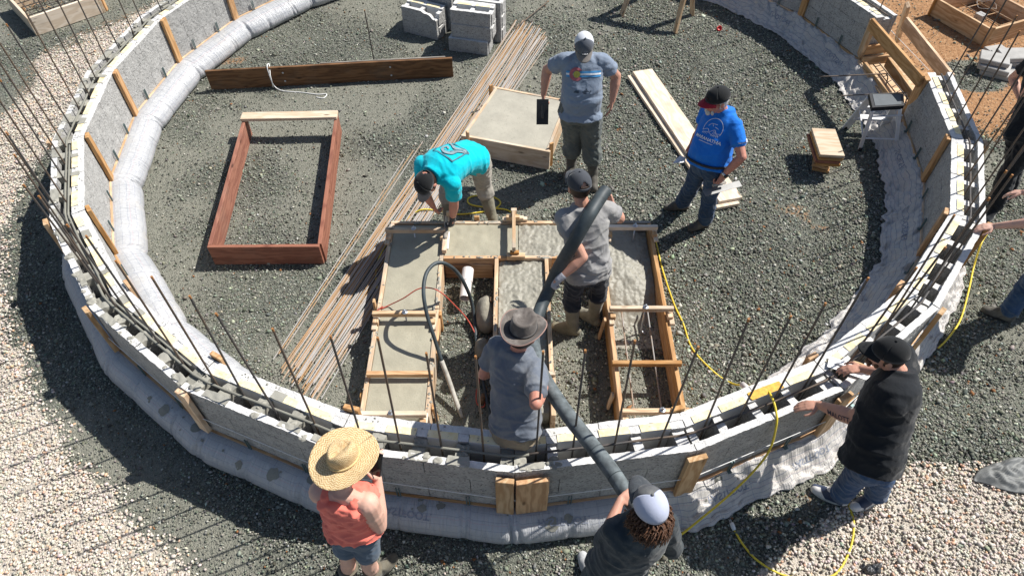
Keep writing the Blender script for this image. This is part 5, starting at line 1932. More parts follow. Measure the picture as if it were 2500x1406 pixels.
    for i in (0, 1):
        rc(mb, hip[i] + V((0, 0, -.01)), .086 * b + kk, hip[i].lerp(kn[i], min(1, end * 2)), (.062 if end >= .5 else .08) * (1 + (b - 1) * .6) + kk * (1 if end >= .5 else 1.3))
        if not G('bent'):
            rc(mb, pel - V((0, 0, .06)), .09 * b, hip[i].lerp(kn[i], .2), .08 * b + kk)
        ell(mb, hip[i] - sec(0, 0, 0)[2] * .04 + V((0, 0, -.03)), Matrix.Identity(3), (.09 * b, .09 * b, .1))
        if end > .5:
            e_ = kn[i].lerp(ank[i], (end - .5) * 2)
            rc(mb, kn[i], .06 * (1 + (b - 1) * .7) + kk, kn[i].lerp(ank[i], .4 * min(1, (end - .5) * 2)), .058 + kk * 1.2)
            rc(mb, kn[i].lerp(ank[i], .38 * min(1, (end - .5) * 2)), .058 + kk * 1.2, e_, U.get('cuff', .056) + kk * .6)
    uw = U.get('wrinkle', .008)
    def wrk2(p, n):
        rg = (1 - abs(NZ.noise(V((p.x * 7 + sd, p.y * 7, p.z * 13 + p.x * 6))))) ** 5
        return uw * (1.0 * rg - .25 + 1.1 * NZ.noise(V((p.x * 9, p.y * 9, p.z * 17 + 3 * NZ.noise(p * 6))) + V((sd, 2, 0))) + .5 * NZ.noise(p * 22)) 
    finish(remesh(mb, .0085, 3), U.get('name', 'trousers'), U['mat'], root, wrk2, .012)
    # footwear
    F = P['shoes']
    for i in (0, 1):
        mb = MB()
        td = V(P['toe_' + 'lr'[i]])
        td.z = 0
        td.normalize()
        a = ank[i]
        g = V((a.x, a.y, 0))
        if F['h'] > .15:
            tp = ank[i].lerp(kn[i], F['h'] / .43)
            v, f = tube([tp, tp.lerp(a, .3), tp.lerp(a, .7), a + V((0, 0, .03)), a + V((0, 0, -.03))], [.074, .07, .06, .056, .058], 18)
            mb.add(v, f)
        else:
            rc(mb, a + (kn[i] - a).normalized() * F['h'], .05, a + V((0, 0, -.03)), .05)
        rc(mb, g - td * .045 + V((0, 0, .042)), .045, g + td * .11 + V((0, 0, .035)), .046)
        rc(mb, g + td * .09 + V((0, 0, .034)), .052, g + td * .165 + V((0, 0, .03)), .043)
        rc(mb, a + td * .02, .05, g + td * .12 + V((0, 0, .04)), .042)
        def tred(p, n):
            return .003 * NZ.noise(p * 24)
        fo = finish(remesh(mb, .0085, 3), F.get('name', 'boot'), F['mat'], root, tred, .004)
        if F.get('sole'):
            sl_ = MB()
            n_ = 20
            ring = []
            for k_ in range(n_):
                an = 2 * math.pi * k_ / n_
                ly = math.cos(an) * .138 + .055
                wd = .05 + .008 * math.cos(an)
                ring.append(g + td * ly + V((0, 0, 1)).cross(td) * math.sin(an) * wd)
            sl_.add([p + V((0, 0, .003)) for p in ring] + [p + V((0, 0, .026)) for p in ring], [tuple(range(n_ - 1, -1, -1)), tuple(range(n_, 2 * n_))] + [(q, (q + 1) % n_, n_ + (q + 1) % n_, n_ + q) for q in range(n_)])
            sl_.build('sole', F['sole'], fo)
    P['_root'], P['_H'], P['_sec'], P['_el'], P['_wr'], P['_sh'], P['_body'], P['_up'], P['_kn'] = root, H, sec, el, wr, sh, bo, up, kn
    return root

def sh_rect(x0, x1, y0, y1, n=10, m=3):
    v = [V((x0 + (x1 - x0) * i / n, y0 + (y1 - y0) * j / m, 0)) for j in range(m + 1) for i in range(n + 1)]
    return v, [(j * (n + 1) + i, j * (n + 1) + i + 1, (j + 1) * (n + 1) + i + 1, (j + 1) * (n + 1) + i) for j in range(m) for i in range(n)]

def sh_ring(cx, cy, r0, r1, a0=0, a1=360, n=24, m=3, sy=1.0):
    v = []
    for j in range(m + 1):
        for i in range(n + 1):
            a = R(a0 + (a1 - a0) * i / n)
            r = r0 + (r1 - r0) * j / m
            v.append(V((cx + r * math.cos(a), cy + r * math.sin(a) * sy, 0)))
    return v, [(j * (n + 1) + i, j * (n + 1) + i + 1, (j + 1) * (n + 1) + i + 1, (j + 1) * (n + 1) + i) for j in range(m) for i in range(n)]

def sh_line(P, w, n=5):
    Q = catmull([V((x, y, 0)) for x, y in P], n)
    v, f = [], []
    for i, p in enumerate(Q):
        t = (Q[min(i + 1, len(Q) - 1)] - Q[max(i - 1, 0)]).normalized()
        s = V((-t.y, t.x, 0)) * (w(i / (len(Q) - 1)) if callable(w) else w) / 2
        v += [p - s, p + s]
    return v, [(2 * i, 2 * i + 2, 2 * i + 3, 2 * i + 1) for i in range(len(Q) - 1)]

def joinsh(*S):
    v, f = [], []
    for a, b in S:
        k = len(v)
        v += a
        f += [tuple(k + i for i in q) for q in b]
    return v, f
def ink(name, c, r=.8):
    return plain(name, c, r, var=.1, spec=.1)
cl_grey = cloth('heather_blue_grey_jersey', (.20, .245, .315), .1, heather=.12)
cl_turq = cloth('turquoise_jersey', (.0, .50, .60), .08)
cl_mid = cloth('pale_grey_jersey', (.27, .265, .265), .1, heather=.15, dust=(.36, .35, .32))
cl_slate = cloth('slate_blue_jersey', (.135, .155, .19), .12, heather=.1, dust=(.26, .26, .25))
cl_blue = cloth('royal_blue_jersey', (.012, .165, .62), .08)
cl_black = cloth('black_jersey', (.012, .014, .017), .2)
cl_coral = cloth('coral_jersey', (.78, .19, .14), .08)
cl_char = cloth('charcoal_dusty_jersey', (.035, .045, .052), .25, dust=(.15, .155, .15))
cl_jean = cloth('dark_blue_denim', (.028, .06, .12), .25, dust=(.07, .10, .14))
cl_jean2 = cloth('blue_denim', (.02, .052, .125), .25, dust=(.07, .12, .2))
cl_gpant = cloth('grey_green_work_trousers', (.105, .12, .115), .15, dust=(.22, .23, .2))
cl_khaki = cloth('pale_khaki_trousers', (.36, .33, .28), .12, dust=(.24, .23, .2))
cl_navy = cloth('black_navy_trousers', (.018, .022, .032), .2)
cl_tan = cloth('tan_trousers', (.30, .24, .165), .15)
cl_dteal = cloth('dusty_dark_teal_trousers', (.04, .06, .068), .2, dust=(.16, .18, .175))
cl_short = cloth('denim_blue_shorts', (.07, .105, .15), .15)
cp_grey = cloth('charcoal_cap_cloth', (.055, .06, .07), .15, wr=.15)
cp_white = cloth('white_cap_mesh', (.62, .64, .68), .06, wr=.15)
cp_pale = cloth('pale_grey_cap_mesh', (.42, .45, .56), .08, wr=.15)
cp_dgrey = cloth('dark_grey_cap_cloth', (.06, .065, .075), .15, wr=.15, dust=(.2, .2, .19))
cp_black = cloth('black_cap_cloth', (.014, .015, .016), .2, wr=.15)
cp_visg = cloth('grey_brown_visor', (.20, .18, .165), .12, wr=.15)
cp_red = cloth('dark_red_visor', (.33, .02, .035), .12, wr=.15)
gl_grey = cloth('pale_grey_glove', (.40, .40, .43), .15)
gl_dark = cloth('dark_grey_glove', (.05, .05, .052), .2)
I_white = ink('white_print', (.78, .80, .82))
I_blue = ink('sky_blue_print', (.08, .30, .58))
I_red = ink('faded_red_print', (.42, .13, .15))
I_gold = ink('faded_gold_print', (.50, .45, .10))
I_dark = ink('dark_print', (.045, .06, .08))
I_slate = ink('slate_print', (.09, .20, .24))
I_tatt = ink('tattoo_ink', (.07, .06, .075))
X = lambda *a: V(a)

# 1 --- man in the flag shirt, facing the camera
A = dict(pelvis=at(1418, 262, .98), neck=at(1424, 136, 1.54), head=at(1425, 112, 1.70), face=(.02, -1, -.75), head_up=(0, -.3, 1), right=(-1, .03, 0), bulk=1.1, belly=.09, shoulder=.185, arm=1.14,
         elbow_l=('ik', X(.7, .6, 0)), wrist_l=at(1495, 248, 1.0), elbow_r=('ik', X(-.5, .8, 0)), wrist_r=at(1327, 232, 1.02),
         ankle_l=at(1448, 428, .09), ankle_r=at(1394, 408, .09), knee_l=at(1444, 350, .50), knee_r=at(1399, 335, .50), toe_l=(.05, -1, 0), toe_r=(-.35, -1, 0),
         hand_l=dict(d=X(-.12, -.25, -1), palm=(-1, .1, 0), side=1, curl=(.3, .35, .3)), hand_r=dict(d=X(-.02, -.3, -1), palm=(1, .2, 0), side=-1, curl=(1.0, 1.2, .8), thumb=.9),
         shirt=dict(mat=cl_grey, hem=-.16, sleeve=.57, wrinkle=.006), trousers=dict(mat=cl_gpant, end=.7, k=.045, cuff=.088), shoes=dict(h=.27, mat=M['boot_dark'], name='boot', sole=M['sole']))
ra = person('standing man in a blue-grey shirt with a striped flag print, holding a finishing float', A)
cap(ra, A['_H'], cloth('slate_grey_cap_cloth', (.095, .105, .125), .15, wr=.15), cp_white, cp_visg, sp=1.42)
hair_ring(ra, A['_H'], M['hair_dark'], z0=-.03, z1=.05)
def emblem(P, r0, mat_ring, mat_in, z=.05, y=.117):
    H = P['_H']
    v, f = sh_ring(0, 0, r0 * .78, r0, n=24)
    v2, f2 = sh_rect(-r0 * .4, r0 * .4, -r0 * .45, r0 * .45, 3, 3)
    m = H @ Matrix.Translation((0, y, z + .045)) @ Matrix.Rotation(R(58), 4, 'X')
    mk('emblem', [m @ x for x in v], f, mat_ring, P['_root'])
    mk('emblem', [m @ x for x in v2], f2, mat_in, P['_root'])
emblem(A, .03, I_white, I_white, .03, .116)
S = A['_shirt']
def front(P, f, side=1):
    c, r, fw, w, d = P['_sec'](f, .1, .1)
    return c, r, fw
c, r, fw = front(A, .82)
n = (fw + V((0, 0, .25))).normalized()
o0 = c + fw * .3 + r * .0
xd = -r
for sh_, m_ in ((sh_rect(-.17, .18, -.026, .035, 34, 5), I_blue), ):
    lay(*sh_, S, o0, xd, A['_up'], n, m_, S, 'print', .004)
lay(*sh_rect(-.17, .18, -.005, .014, 34, 2), S, o0, xd, A['_up'], n, I_white, S, 'print', .006)
lay(*sh_ring(-.07, .005, .035, .068, 40, 320, 30), S, o0, xd, A['_up'], n, I_red, S, 'print', .008)
lay(*sh_ring(-.065, .005, .0, .035, n=24), S, o0, xd, A['_up'], n, I_gold, S, 'print', .009)
for cx in (-.06, .04):
    st_ = joinsh(*[sh_ring(cx + random.gauss(0, .018), -.17 + random.gauss(0, .01), 0, random.uniform(.006, .016), n=9, m=1, sy=.7) for _ in range(9)])
    lay(*st_, S, o0, xd, A['_up'], n, I_slate if False else ink('wet_stain', (.06, .08, .11)), S, 'stain', .003)

# float in his right hand
fl = thing('finishing_float', 'dark rectangular finishing float hanging from the flag shirt man\'s hand over the pad', 'float', tuple(A['_wr'][1]))
fp = [at(1311, 262, .52), at(1336, 262, .52), at(1337, 304, .42), at(1311, 304, .42)]
fc = sum(fp, V()) / 4
wrp = A['_wr'][1]
xx = V((1, 0, 0)); yy = ((fp[0] + fp[1]) / 2 - (fp[2] + fp[3]) / 2).normalized()
wv = wrp + V((-.0, -.09, -.09))
cent = V((wv.x - .01, wv.y - .05, wv.z - .07))
yv = V((0, .45, .89)).normalized()
vv, ff = bevelbox(.13, .27, .004, .001)
mt = Matrix((xx, yv, xx.cross(yv))).transposed().to_4x4()
cent += V((0, .02, .045))
mt.translation = cent + V((0, 0, -.02))
mk('blade', vv, ff, M['black_plastic'], fl, mw=mt)
v, f = tube(catmull([cent + yv * .09 + V((.0, -.05, .0)), cent + yv * .03 + V((0, -.06, 0)), cent - yv * .05 + V((0, -.055, 0))], 4), .015, 10)
mk('handle', v, f, plain('dark_worn_handle', (.07, .065, .06), .7), fl, smooth=True)
v, f = tube([cent + yv * .06 + V((0, -.055, 0)), cent + yv * .05 + V((0, -.002, -.01))], .008, 8)
mk('shank', v, f, M['zinc'], fl)

# 2 --- man in the royal blue shirt
fB = V((-.86, -.5, 0)).normalized()
rB = V((fB.y, -fB.x, 0))
B = dict(pelvis=at(1736, 396, .97), neck=at(1766, 268, 1.47), head=at(1751, 246, 1.61), face=V((-.95, -.3, -.22)), right=rB, bulk=1.0, belly=.09, shoulder=.178,
         elbow_l=('ik', X(.5, -.7, 0)), wrist_l=at(1764, 430, .98), elbow_r=at(1706, 325, 1.12), wrist_r=at(1690, 350, .99),
         ankle_l=at(1722, 536, .1), ankle_r=at(1667, 494, .1), knee_l=at(1733, 478, .5), knee_r=at(1690, 452, .5), toe_l=(-1, -.42, 0), toe_r=(-1, -.05, 0),
         hand_l=dict(d=X(-.25, -.1, -1), palm=(-.4, .8, 0), side=1, curl=(.9, 1.1, .8), thumb=.8), hand_r=dict(d=X(-.35, -.3, -.9), palm=(.3, -.7, -.2), side=-1, curl=(1.0, 1.1, .8), thumb=.9),
         skin=M['skin_red'], shirt=dict(mat=cl_blue, hem=-.04, sleeve=.6, wrinkle=.006), trousers=dict(mat=cl_jean, end=.97, k=.022, cuff=.07), shoes=dict(h=.06, mat=M['boot_dark'], name='work_boot', sole=M['sole']))
rb_ = person('grey haired man in a royal blue shirt and jeans holding two trowels', B)
cap(rb_, B['_H'], cp_black, cp_black, cp_red)
hair_ring(rb_, B['_H'], M['hair_grey'], z0=-.05, z1=.05, a0=1.35, k=.98)
bd = MB()
H = B['_H']
for q in ((-.04, .07, -.085), (-.02, .098, -.085), (0, .1, -.1), (.02, .098, -.085), (.04, .07, -.085)):
    ell(bd, H @ V(q), H.to_3x3(), (.022, .014, .026), 10)
bd.build('beard', M['hair_grey'], rb_, True)
gs = MB()
for s in (-1, 1):
    gs.add(*tube([H @ V((.033 * s + .022 * math.cos(a), .1, .002 + .016 * math.sin(a))) for a in [i * math.pi / 6 for i in range(13)]], .0018, 5))
    gs.add(*tube([H @ V((.055 * s, .1, .004)), H @ V((.084 * s, .01, .004))], .0018, 5))
gs.build('glasses', M['black_plastic'], rb_)
rd = ink('dark_red_print', (.3, .02, .03))
m = H @ Matrix.Translation((0, .106, .075)) @ Matrix.Rotation(R(62), 4, 'X')
v, f = joinsh(sh_line([(-.035, .012), (-.012, .0), (0, .014), (.012, 0), (.035, .012)], .009), sh_rect(-.03, .03, -.02, -.012, 4, 1))
mk('emblem', [m @ x + H.to_3x3() @ V((0, .006, .003)) for x in v], f, rd, rb_)
S = B['_shirt']
c, r, fw = front(B, .55)
n = (fw * .95 - r * .25 + V((0, 0, .25))).normalized()
o0 = c + n * .3 + V((0, 0, .02))
xd = -r
yu = V((0, 0, 1))
v, f = joinsh(sh_ring(0, .03, .099, .104, -20, 200, 40, 1, 1.15),
              sh_line([(-.1, -.01), (-.05, .02), (-.02, -.005), (.03, .03), (.06, .0), (.1, .01)], .004),
              sh_line([(-.09, -.03), (-.03, -.012), (.03, -.03), (.09, -.018)], .004),
              sh_line([(-.06, .05), (-.03, .085), (-.005, .06)], .004), sh_line([(-.03, .085), (.03, .09)], .004), sh_line([(.02, .06), (.06, .05)], .003),
              *[sh_line([(.02 + .017 * i, -.04), (.03 + .012 * i, .02 - .006 * i)], .003) for i in range(5)],
              *[sh_line([(-.09 + .017 * i, -.04), (-.08 + .016 * i, -.02)], .003) for i in range(4)])
lay(v, f, S, o0, xd, yu, n, I_white, S, 'print', .005)
project_text('MARANATHA', S, o0 - yu * .085, xd, yu, n, .047, I_white, S, 'printed_word', bold=.001, cut=.02, lift=.005)
lay(*sh_rect(-.08, .08, -.122, -.117, 20, 1), S, o0, xd, yu, n, I_white, S, 'print', .005)
sl_c = B['_sh'][0].lerp(B['_el'][0], .42)
nn = V((.35, -.9, .2)).normalized()
lay(*joinsh(sh_rect(-.05, .02, -.003, .003, 8, 1), sh_ring(.035, .008, .006, .013, n=12, m=1)), S, sl_c + nn * .2, V((.93, .33, 0)), V((0, 0, 1)), nn, I_white, S, 'print', .005)
bl_ = MB()
ring = [B['_sec'](.06, .163 * 1.1 + .045, .113 * 1.1 + .075, .03) for _ in (0,)][0]
c, r, fw, w, d = ring
loop = [c + r * math.copysign(abs(math.cos(a)) ** .85, math.cos(a)) * w + fw * math.copysign(abs(math.sin(a)) ** .85, math.sin(a)) * d for a in [i * 2 * math.pi / 30 for i in range(31)]]
bl_.add(*tube(loop, .013, 6))
bl_.build('belt', M['black_plastic'], rb_, True)
el_, wr_ = B['_el'][0], B['_wr'][0]
dq = (wr_ - el_).normalized()
wm = MB()
wm.add(*tube([wr_ - dq * .045, wr_ - dq * .02], .0375, 16))
wq = wm.build('watch', M['zinc'], rb_, True)
fm_ = MB()
nv = (V((.3, -.9, .3)) - dq * V((.3, -.9, .3)).dot(dq)).normalized()
q = nv.to_track_quat('Z', 'Y').to_matrix().to_4x4()
q.translation = wr_ - dq * .033 + nv * .033
fm_.add(*lathe([(.021, 0), (.021, .008), (.018, .011)], 16, q))
fm_.build('watch_face', M['black_plastic'], wq)
# tools in his hands
hw_ = B['_wr'][0] + V((-.02, -.01, -.1))
sf = thing('steel_float', 'long steel finishing float in the blue shirted man\'s lowered hand', 'float', tuple(hw_))
fa, fb_ = at(1708, 482, .72), at(1796, 458, .74)
mv = hw_ + V((0, 0, -.03)) - (fa + fb_) / 2
off_ = V((.05, 0, -.01))
board('blade', fa + mv * .9 + off_, fb_ + mv * .9 + off_, .07, .004, plain('dusty_steel_blade', (.20, .20, .195), .5, .4), sf, (.25, -.2, .95), bev=.001, warp=0)
tb_ = (fb_ - fa).normalized()
v, f = tube([hw_ - tb_ * .06 + V((0, 0, .005)), hw_ + tb_ * .08 + V((0, 0, .005))], .014, 10)
mk('handle', v, f, M['grey_wood'], sf, smooth=True)
hr_ = B['_wr'][1] + V((-.03, -.03, -.08))
pt_ = thing('pointing_trowel', 'small pointing trowel in the blue shirted man\'s other hand', 'trowel', tuple(hr_))
ta, tb2 = at(1660, 384, .82), at(1688, 372, .84)
sh2 = hr_ + V((-.03, -.04, -.05)) - tb2
ta, tb2 = ta + sh2, tb2 + sh2
dd = (ta - tb2).normalized()
sd2 = dd.cross(V((.2, -.3, .9))).normalized()
up2 = sd2.cross(dd).normalized()
bv2 = [tb2 + sd2 * .01, tb2 + dd * .03 + sd2 * .045, ta + dd * .01, tb2 + dd * .03 - sd2 * .045, tb2 - sd2 * .01]
tm_ = MB()
tm_.add([p + up2 * .0015 for p in bv2] + [p - up2 * .0015 for p in bv2], [(0, 1, 2, 3, 4), (9, 8, 7, 6, 5)] + [(i, i + 5, (i + 1) % 5 + 5, (i + 1) % 5) for i in range(5)])
tm_.build('blade', M['alu'], pt_)
v, f = tube(catmull([tb2 + dd * .01, tb2 - dd * .02 + up2 * .02, tb2 - dd * .03 + up2 * .05, hr_], 4), .006, 8)
mk('shank', v, f, M['zinc'], pt_, smooth=True)
v, f = tube([hr_ - V((0, 0, .01)), hr_ + (hr_ - tb2).normalized() * .1], .015, 10)
mk('handle', v, f, M['fir'], pt_, smooth=True)

# 3 --- bent man in turquoise
pC = at(1150, 385, .95)
nC = reach(pC, 1058, 428, .56, True)
hC = nC + V((-.11, -.13, -.10))
fC = V((nC.x - pC.x, nC.y - pC.y, 0)).normalized()
rC = V((fC.y, -fC.x, 0))
Cc = dict(pelvis=pC, neck=nC, head=at(1043, 447, nC.z - .02), face=V((-.35, -.55, -1.0)), head_up=V((-.55, -.75, .55)), right=rC + V((0, 0, .12)), hip_right=V((-.93, .35, 0)), bent=True, spine_bend=(0, 0, .05), bulk=1.08, shoulder=.19,
          elbow_l=('ik', X(.8, -.2, .1)), wrist_l=at(1105, 535, .47), elbow_r=at(1036, 470, .85), wrist_r=at(1058, 505, .62),
          ankle_l=at(1203, 538, .1), ankle_r=at(1095, 536, .1), knee_l=at(1180, 452, .5), knee_r=at(1092, 464, .5), toe_l=(.15, -1, 0), toe_r=(-.1, -1, 0),
          hand_l=dict(glove=gl_dark, d=X(-.25, -.1, -1), palm=(-.6, .5, -.2), side=1, curl=(.9, 1.0, .8), thumb=.8), hand_r=dict(curl=(.8, .8, .6), palm=(.5, .5, 0), side=-1),
          skin=M['skin_red'], shirt=dict(mat=cl_turq, hem=-.1, sleeve=.62, wrinkle=.006, k=.026), trousers=dict(mat=cl_khaki, end=.6, k=.022, cuff=.08), shoes=dict(h=.30, mat=M['boot'], name='boot', sole=M['sole']))
rcx = person('bent over man in a bright turquoise shirt smoothing wet concrete', Cc)
cap(rcx, Cc['_H'], cp_black, cp_black, cp_visg, gap=True)
hair_ring(rcx, Cc['_H'], M['hair_dark'], z0=-.03, z1=.05)
S = Cc['_shirt']
c, r, fw, w, d = Cc['_sec'](.56, .1, .1)
n = -fw
o0 = c + n * .25
yu = Cc['_up']
Lg = .125
sq = joinsh(sh_rect(-Lg, Lg, Lg - .012, Lg, 14, 1), sh_rect(-Lg, Lg, -Lg, -Lg + .016, 14, 1), sh_rect(-Lg, -Lg + .012, -Lg, Lg, 1, 14), sh_rect(Lg - .012, Lg, -Lg, Lg, 1, 14))
lay(*sq, S, o0, r, yu, n, I_slate, S, 'print', .006)
wvs = joinsh(sh_line([(-.11, -.09), (-.06, -.02), (-.04, .06), (.02, .085), (.07, .05), (.06, .0), (.02, .02)], lambda t: .045 * (1 - .6 * t)), sh_line([(-.1, -.1), (-.02, -.04), (.04, -.06), (.11, -.1)], lambda t: .05 * (1 - .7 * t)))
lay(*wvs, S, o0, r, yu, n, ink('grey_print', (.22, .30, .33)), S, 'print', .007)
lay(*sh_line([(-.085, -.07), (-.03, .0), (-.01, .055), (.04, .06)], .014), S, o0, r, yu, n, I_slate, S, 'print', .009)
# float in his gloved hand
w_ = Cc['_wr'][0]
ff_ = thing('hand_float', 'small wooden handled float pressed by the turquoise shirted man onto the concrete', 'float', tuple(w_))
c0_ = at(1088, 590, .285)
board('blade', c0_ + V((0, .14, 0)), c0_ + V((0, -.1, 0)), .07, .006, M['alu'], ff_, warp=0, bev=.001)
v, f = tube(catmull([at(1090, 548, .35), at(1088, 568, .34), at(1087, 584, .33)], 4), [.02, .022, .024, .025, .025, .025, .024, .023, .02], 12)
mk('handle', v, f, M['grey_wood'], ff_, smooth=True)

# 4 --- man with the hose over his shoulder, seen from behind
rD = V((.96, .28, 0)).normalized()
fD = V((-.28, .96, 0))
D = dict(pelvis=at(1438, 650, .96), neck=at(1425, 507, 1.50), head=at(1413, 455, 1.66), face=V((-.35, 1, -.08)), right=rD, hip_right=V((.95, .3, 0)), bulk=1.0, belly=.0, shoulder=.185, arm=1.05,
         elbow_l=at(1422, 628, 1.2), wrist_l=at(1364, 682, 1.04), elbow_r=(1513, 533, .28, False), wrist_r=at(1496, 500, 1.25),
         ankle_l=at(1398, 796, .1), ankle_r=at(1449, 770, .1), knee_l=at(1396, 722, .5), knee_r=at(1462, 704, .5), toe_l=(-1, .35, 0), toe_r=(-.75, .75, 0),
         hand_l=dict(glove=gl_grey, d=X(-.55, .0, -.75), palm=(.5, .35, -.6), side=-1, curl=(.9, 1.1, .7), thumb=.9), hand_r=dict(curl=(.6, .8, .6), palm=(-.6, -.5, 0), side=1),
         skin=M['skin'], shirt=dict(mat=cl_mid, hem=-.2, sleeve=.6, wrinkle=.008, k=.024), trousers=dict(mat=cl_navy, end=.62, k=.02, cuff=.08), shoes=dict(h=.30, mat=M['boot'], name='boot', sole=M['boot']))
rd_ = person('man seen from behind in a pale grey shirt with the hose over his shoulder', D)
cap(rd_, D['_H'], cp_grey, cp_grey, cp_grey, gap=True)
hair_ring(rd_, D['_H'], M['hair_dark'], z0=-.045, z1=.07)
tg = MB()
pk = D['_sec'](-.05, .2, .14)
tp_ = pk[0] + pk[1] * .16 - pk[2] * .13
S4 = [c for c in rd_.children if c.name.startswith('trousers')][0]
lay(*sh_rect(-.018, .018, -.02, .02, 3, 3), S4, at(1484, 630, 1.0), pk[1], V((0, 0, 1)), V((.35, -.9, .1)), I_white, S4, 'patch', .004, .5)

# 5 --- man in the brown felt hat
E_ = dict(pelvis=at(1258, 1040, .93), neck=at(1262, 856, 1.46), head=at(1276, 815, 1.62), face=V((.5, .9, -.25)), right=V((.80, -.60, 0)), hip_right=V((.9, -.43, 0)), bulk=.96, shoulder=.175,
          elbow_l=('ik', X(-.6, -.3, -.6)), wrist_l=at(1262, 880, 1.12), elbow_r=(1308, 985, .30), wrist_r=at(1330, 945, 1.14),
          ankle_l=at(1215, 1130, .1), ankle_r=at(1300, 1130, .1), toe_l=(-.2, 1, 0), toe_r=(.3, 1, 0), knee_l=(0, 1, 0), knee_r=(0, 1, 0),
          hand_l=dict(d=X(.7, .5, 0), curl=(.8, .9, .6), palm=(.2, .6, -.7), side=-1), hand_r=dict(d=X(.15, .8, .2), curl=(.8, .9, .6), palm=(-.8, .1, -.1), side=1),
          skin=M['skin_red'], shirt=dict(mat=cl_slate, hem=-.06, sleeve=.66, wrinkle=.008, k=.026), trousers=dict(mat=cl_tan, end=.95, k=.02), shoes=dict(h=.06, mat=M['boot_dark'], name='work_boot', sole=M['sole']))
re_ = person('man in a dark slate shirt and dusty brown felt hat guiding the concrete hose', E_)
hair_ring(re_, E_['_H'], M['hair_dark'], z0=-.05, z1=.05)

def felt_hat(root, H, mat, band_mat, tilt):
    Hh = H @ tilt
    m_ = Hh @ Matrix.Translation((0, 0, .05)) @ Matrix.Scale(.88, 4)
    v, f = [], []
    n, k = 56, 16
    for j in range(k + 1):
        for i in range(n):
            a = 2 * math.pi * i / n
            s, c = math.sin(a), math.cos(a)
            if j <= 8:
                w = 1 - j / 8.0
                lift = abs(s) ** 2.2 * .062 * w ** 1.4 - c * abs(c) * .012 * w
                v.append(m_ @ V((s * (.098 + .077 * w * (1 - .12 * abs(s))), c * (.118 + .082 * w), lift + .004 * NZ.noise(V((s * 3, c * 3, w * 2))))))
            else:
                w = (j - 8) / 8.0
                rr = 1 - .2 * w ** 1.5
                if j >= 14: rr *= (1, .72, .32)[j - 14]
                z = .012 + .115 * min(1, w / .72)
                if j >= 14:
                    z = .127 - (.0, .022, .032)[j - 14]
                d = .014 * math.exp(-((a - .5) / .3) ** 2) + .014 * math.exp(-((a - 5.78) / .3) ** 2)
                v.append(m_ @ V((s * (.095 * rr - d * w), c * (.115 * rr - d * w), z + .006 * c * w)))
    for j in range(k):
        for i in range(n):
            i2 = (i + 1) % n
            f.append((j * n + i, j * n + i2, (j + 1) * n + i2, (j + 1) * n + i))
    f.append(tuple(k * n + i for i in range(n)))
    o = mk('hat', v, f, mat, root, smooth=True)
    s = o.modifiers.new('t', 'SOLIDIFY')
    s.thickness = .004
    ed = MB()
    ed.add(*tube([v[i] for i in range(n)] + [v[0]], .004, 6))
    ed.build('hat_edge', band_mat, o, True)
    bb = MB()
    bb.add(*tube([m_ @ V((math.sin(2 * math.pi * i / 40) * .098, math.cos(2 * math.pi * i / 40) * .118, .016)) for i in range(41)], .007, 6))
    bb.build('hat_band', M['black_plastic'], o, True)
felt_hat(re_, E_['_H'], cloth('dusty_brown_leather_felt', (.11, .095, .085), .25, .6, .25, dust=(.36, .33, .30)), plain('pinkish_worn_edge', (.32, .2, .17), .8), Matrix.Rotation(.1, 4, 'X'))

# 6 --- woman in the straw hat
Fw = dict(pelvis=at(862, 1282, .95), neck=at(836, 1203, 1.36), head=at(840, 1132, 1.50), face=V((.42, 1, -.12)), right=V((.97, -.24, 0)), hip_right=V((.98, -.2, 0)), bulk=.86, female=True, shoulder=.165, arm=1.36,
          elbow_r=(924, 1282, .31, False), wrist_r=at(921, 1168, 1.24), elbow_l=('ik', X(-.5, -.2, -.8)), wrist_l=at(884, 1145, 1.24),
          ankle_l=at(850, 1398, .1), ankle_r=at(915, 1396, .1), toe_l=(-.15, 1, 0), toe_r=(.75, .8, 0), knee_l=at(850, 1368, .48), knee_r=at(900, 1378, .48),
          hand_r=dict(d=X(.0, .45, .8), palm=(-.9, .1, 0), side=1, curl=(.5, .6, .5), thumb=.8), hand_l=dict(d=X(.5, .4, .6), palm=(.4, .4, -.5), side=-1),
          skin=M['skin_pale'], shirt=dict(mat=cl_coral, hem=-.02, tank=True, wrinkle=.011, name='tank_top', k=.02, sag=1.7), trousers=dict(mat=cl_short, end=.3, k=.014, name='shorts', wrinkle=.004), shoes=dict(h=.2, mat=cloth('olive_brown_work_boot', (.13, .115, .085), .3, .8, .4, dust=(.2, .19, .16)), name='work_boot', sole=M['sole']))
rf_ = person('woman in a wide straw hat, coral tank top and denim shorts filming with a phone', Fw)
hair_ring(rf_, Fw['_H'], M['hair_brown'], z0=-.06, z1=.05)
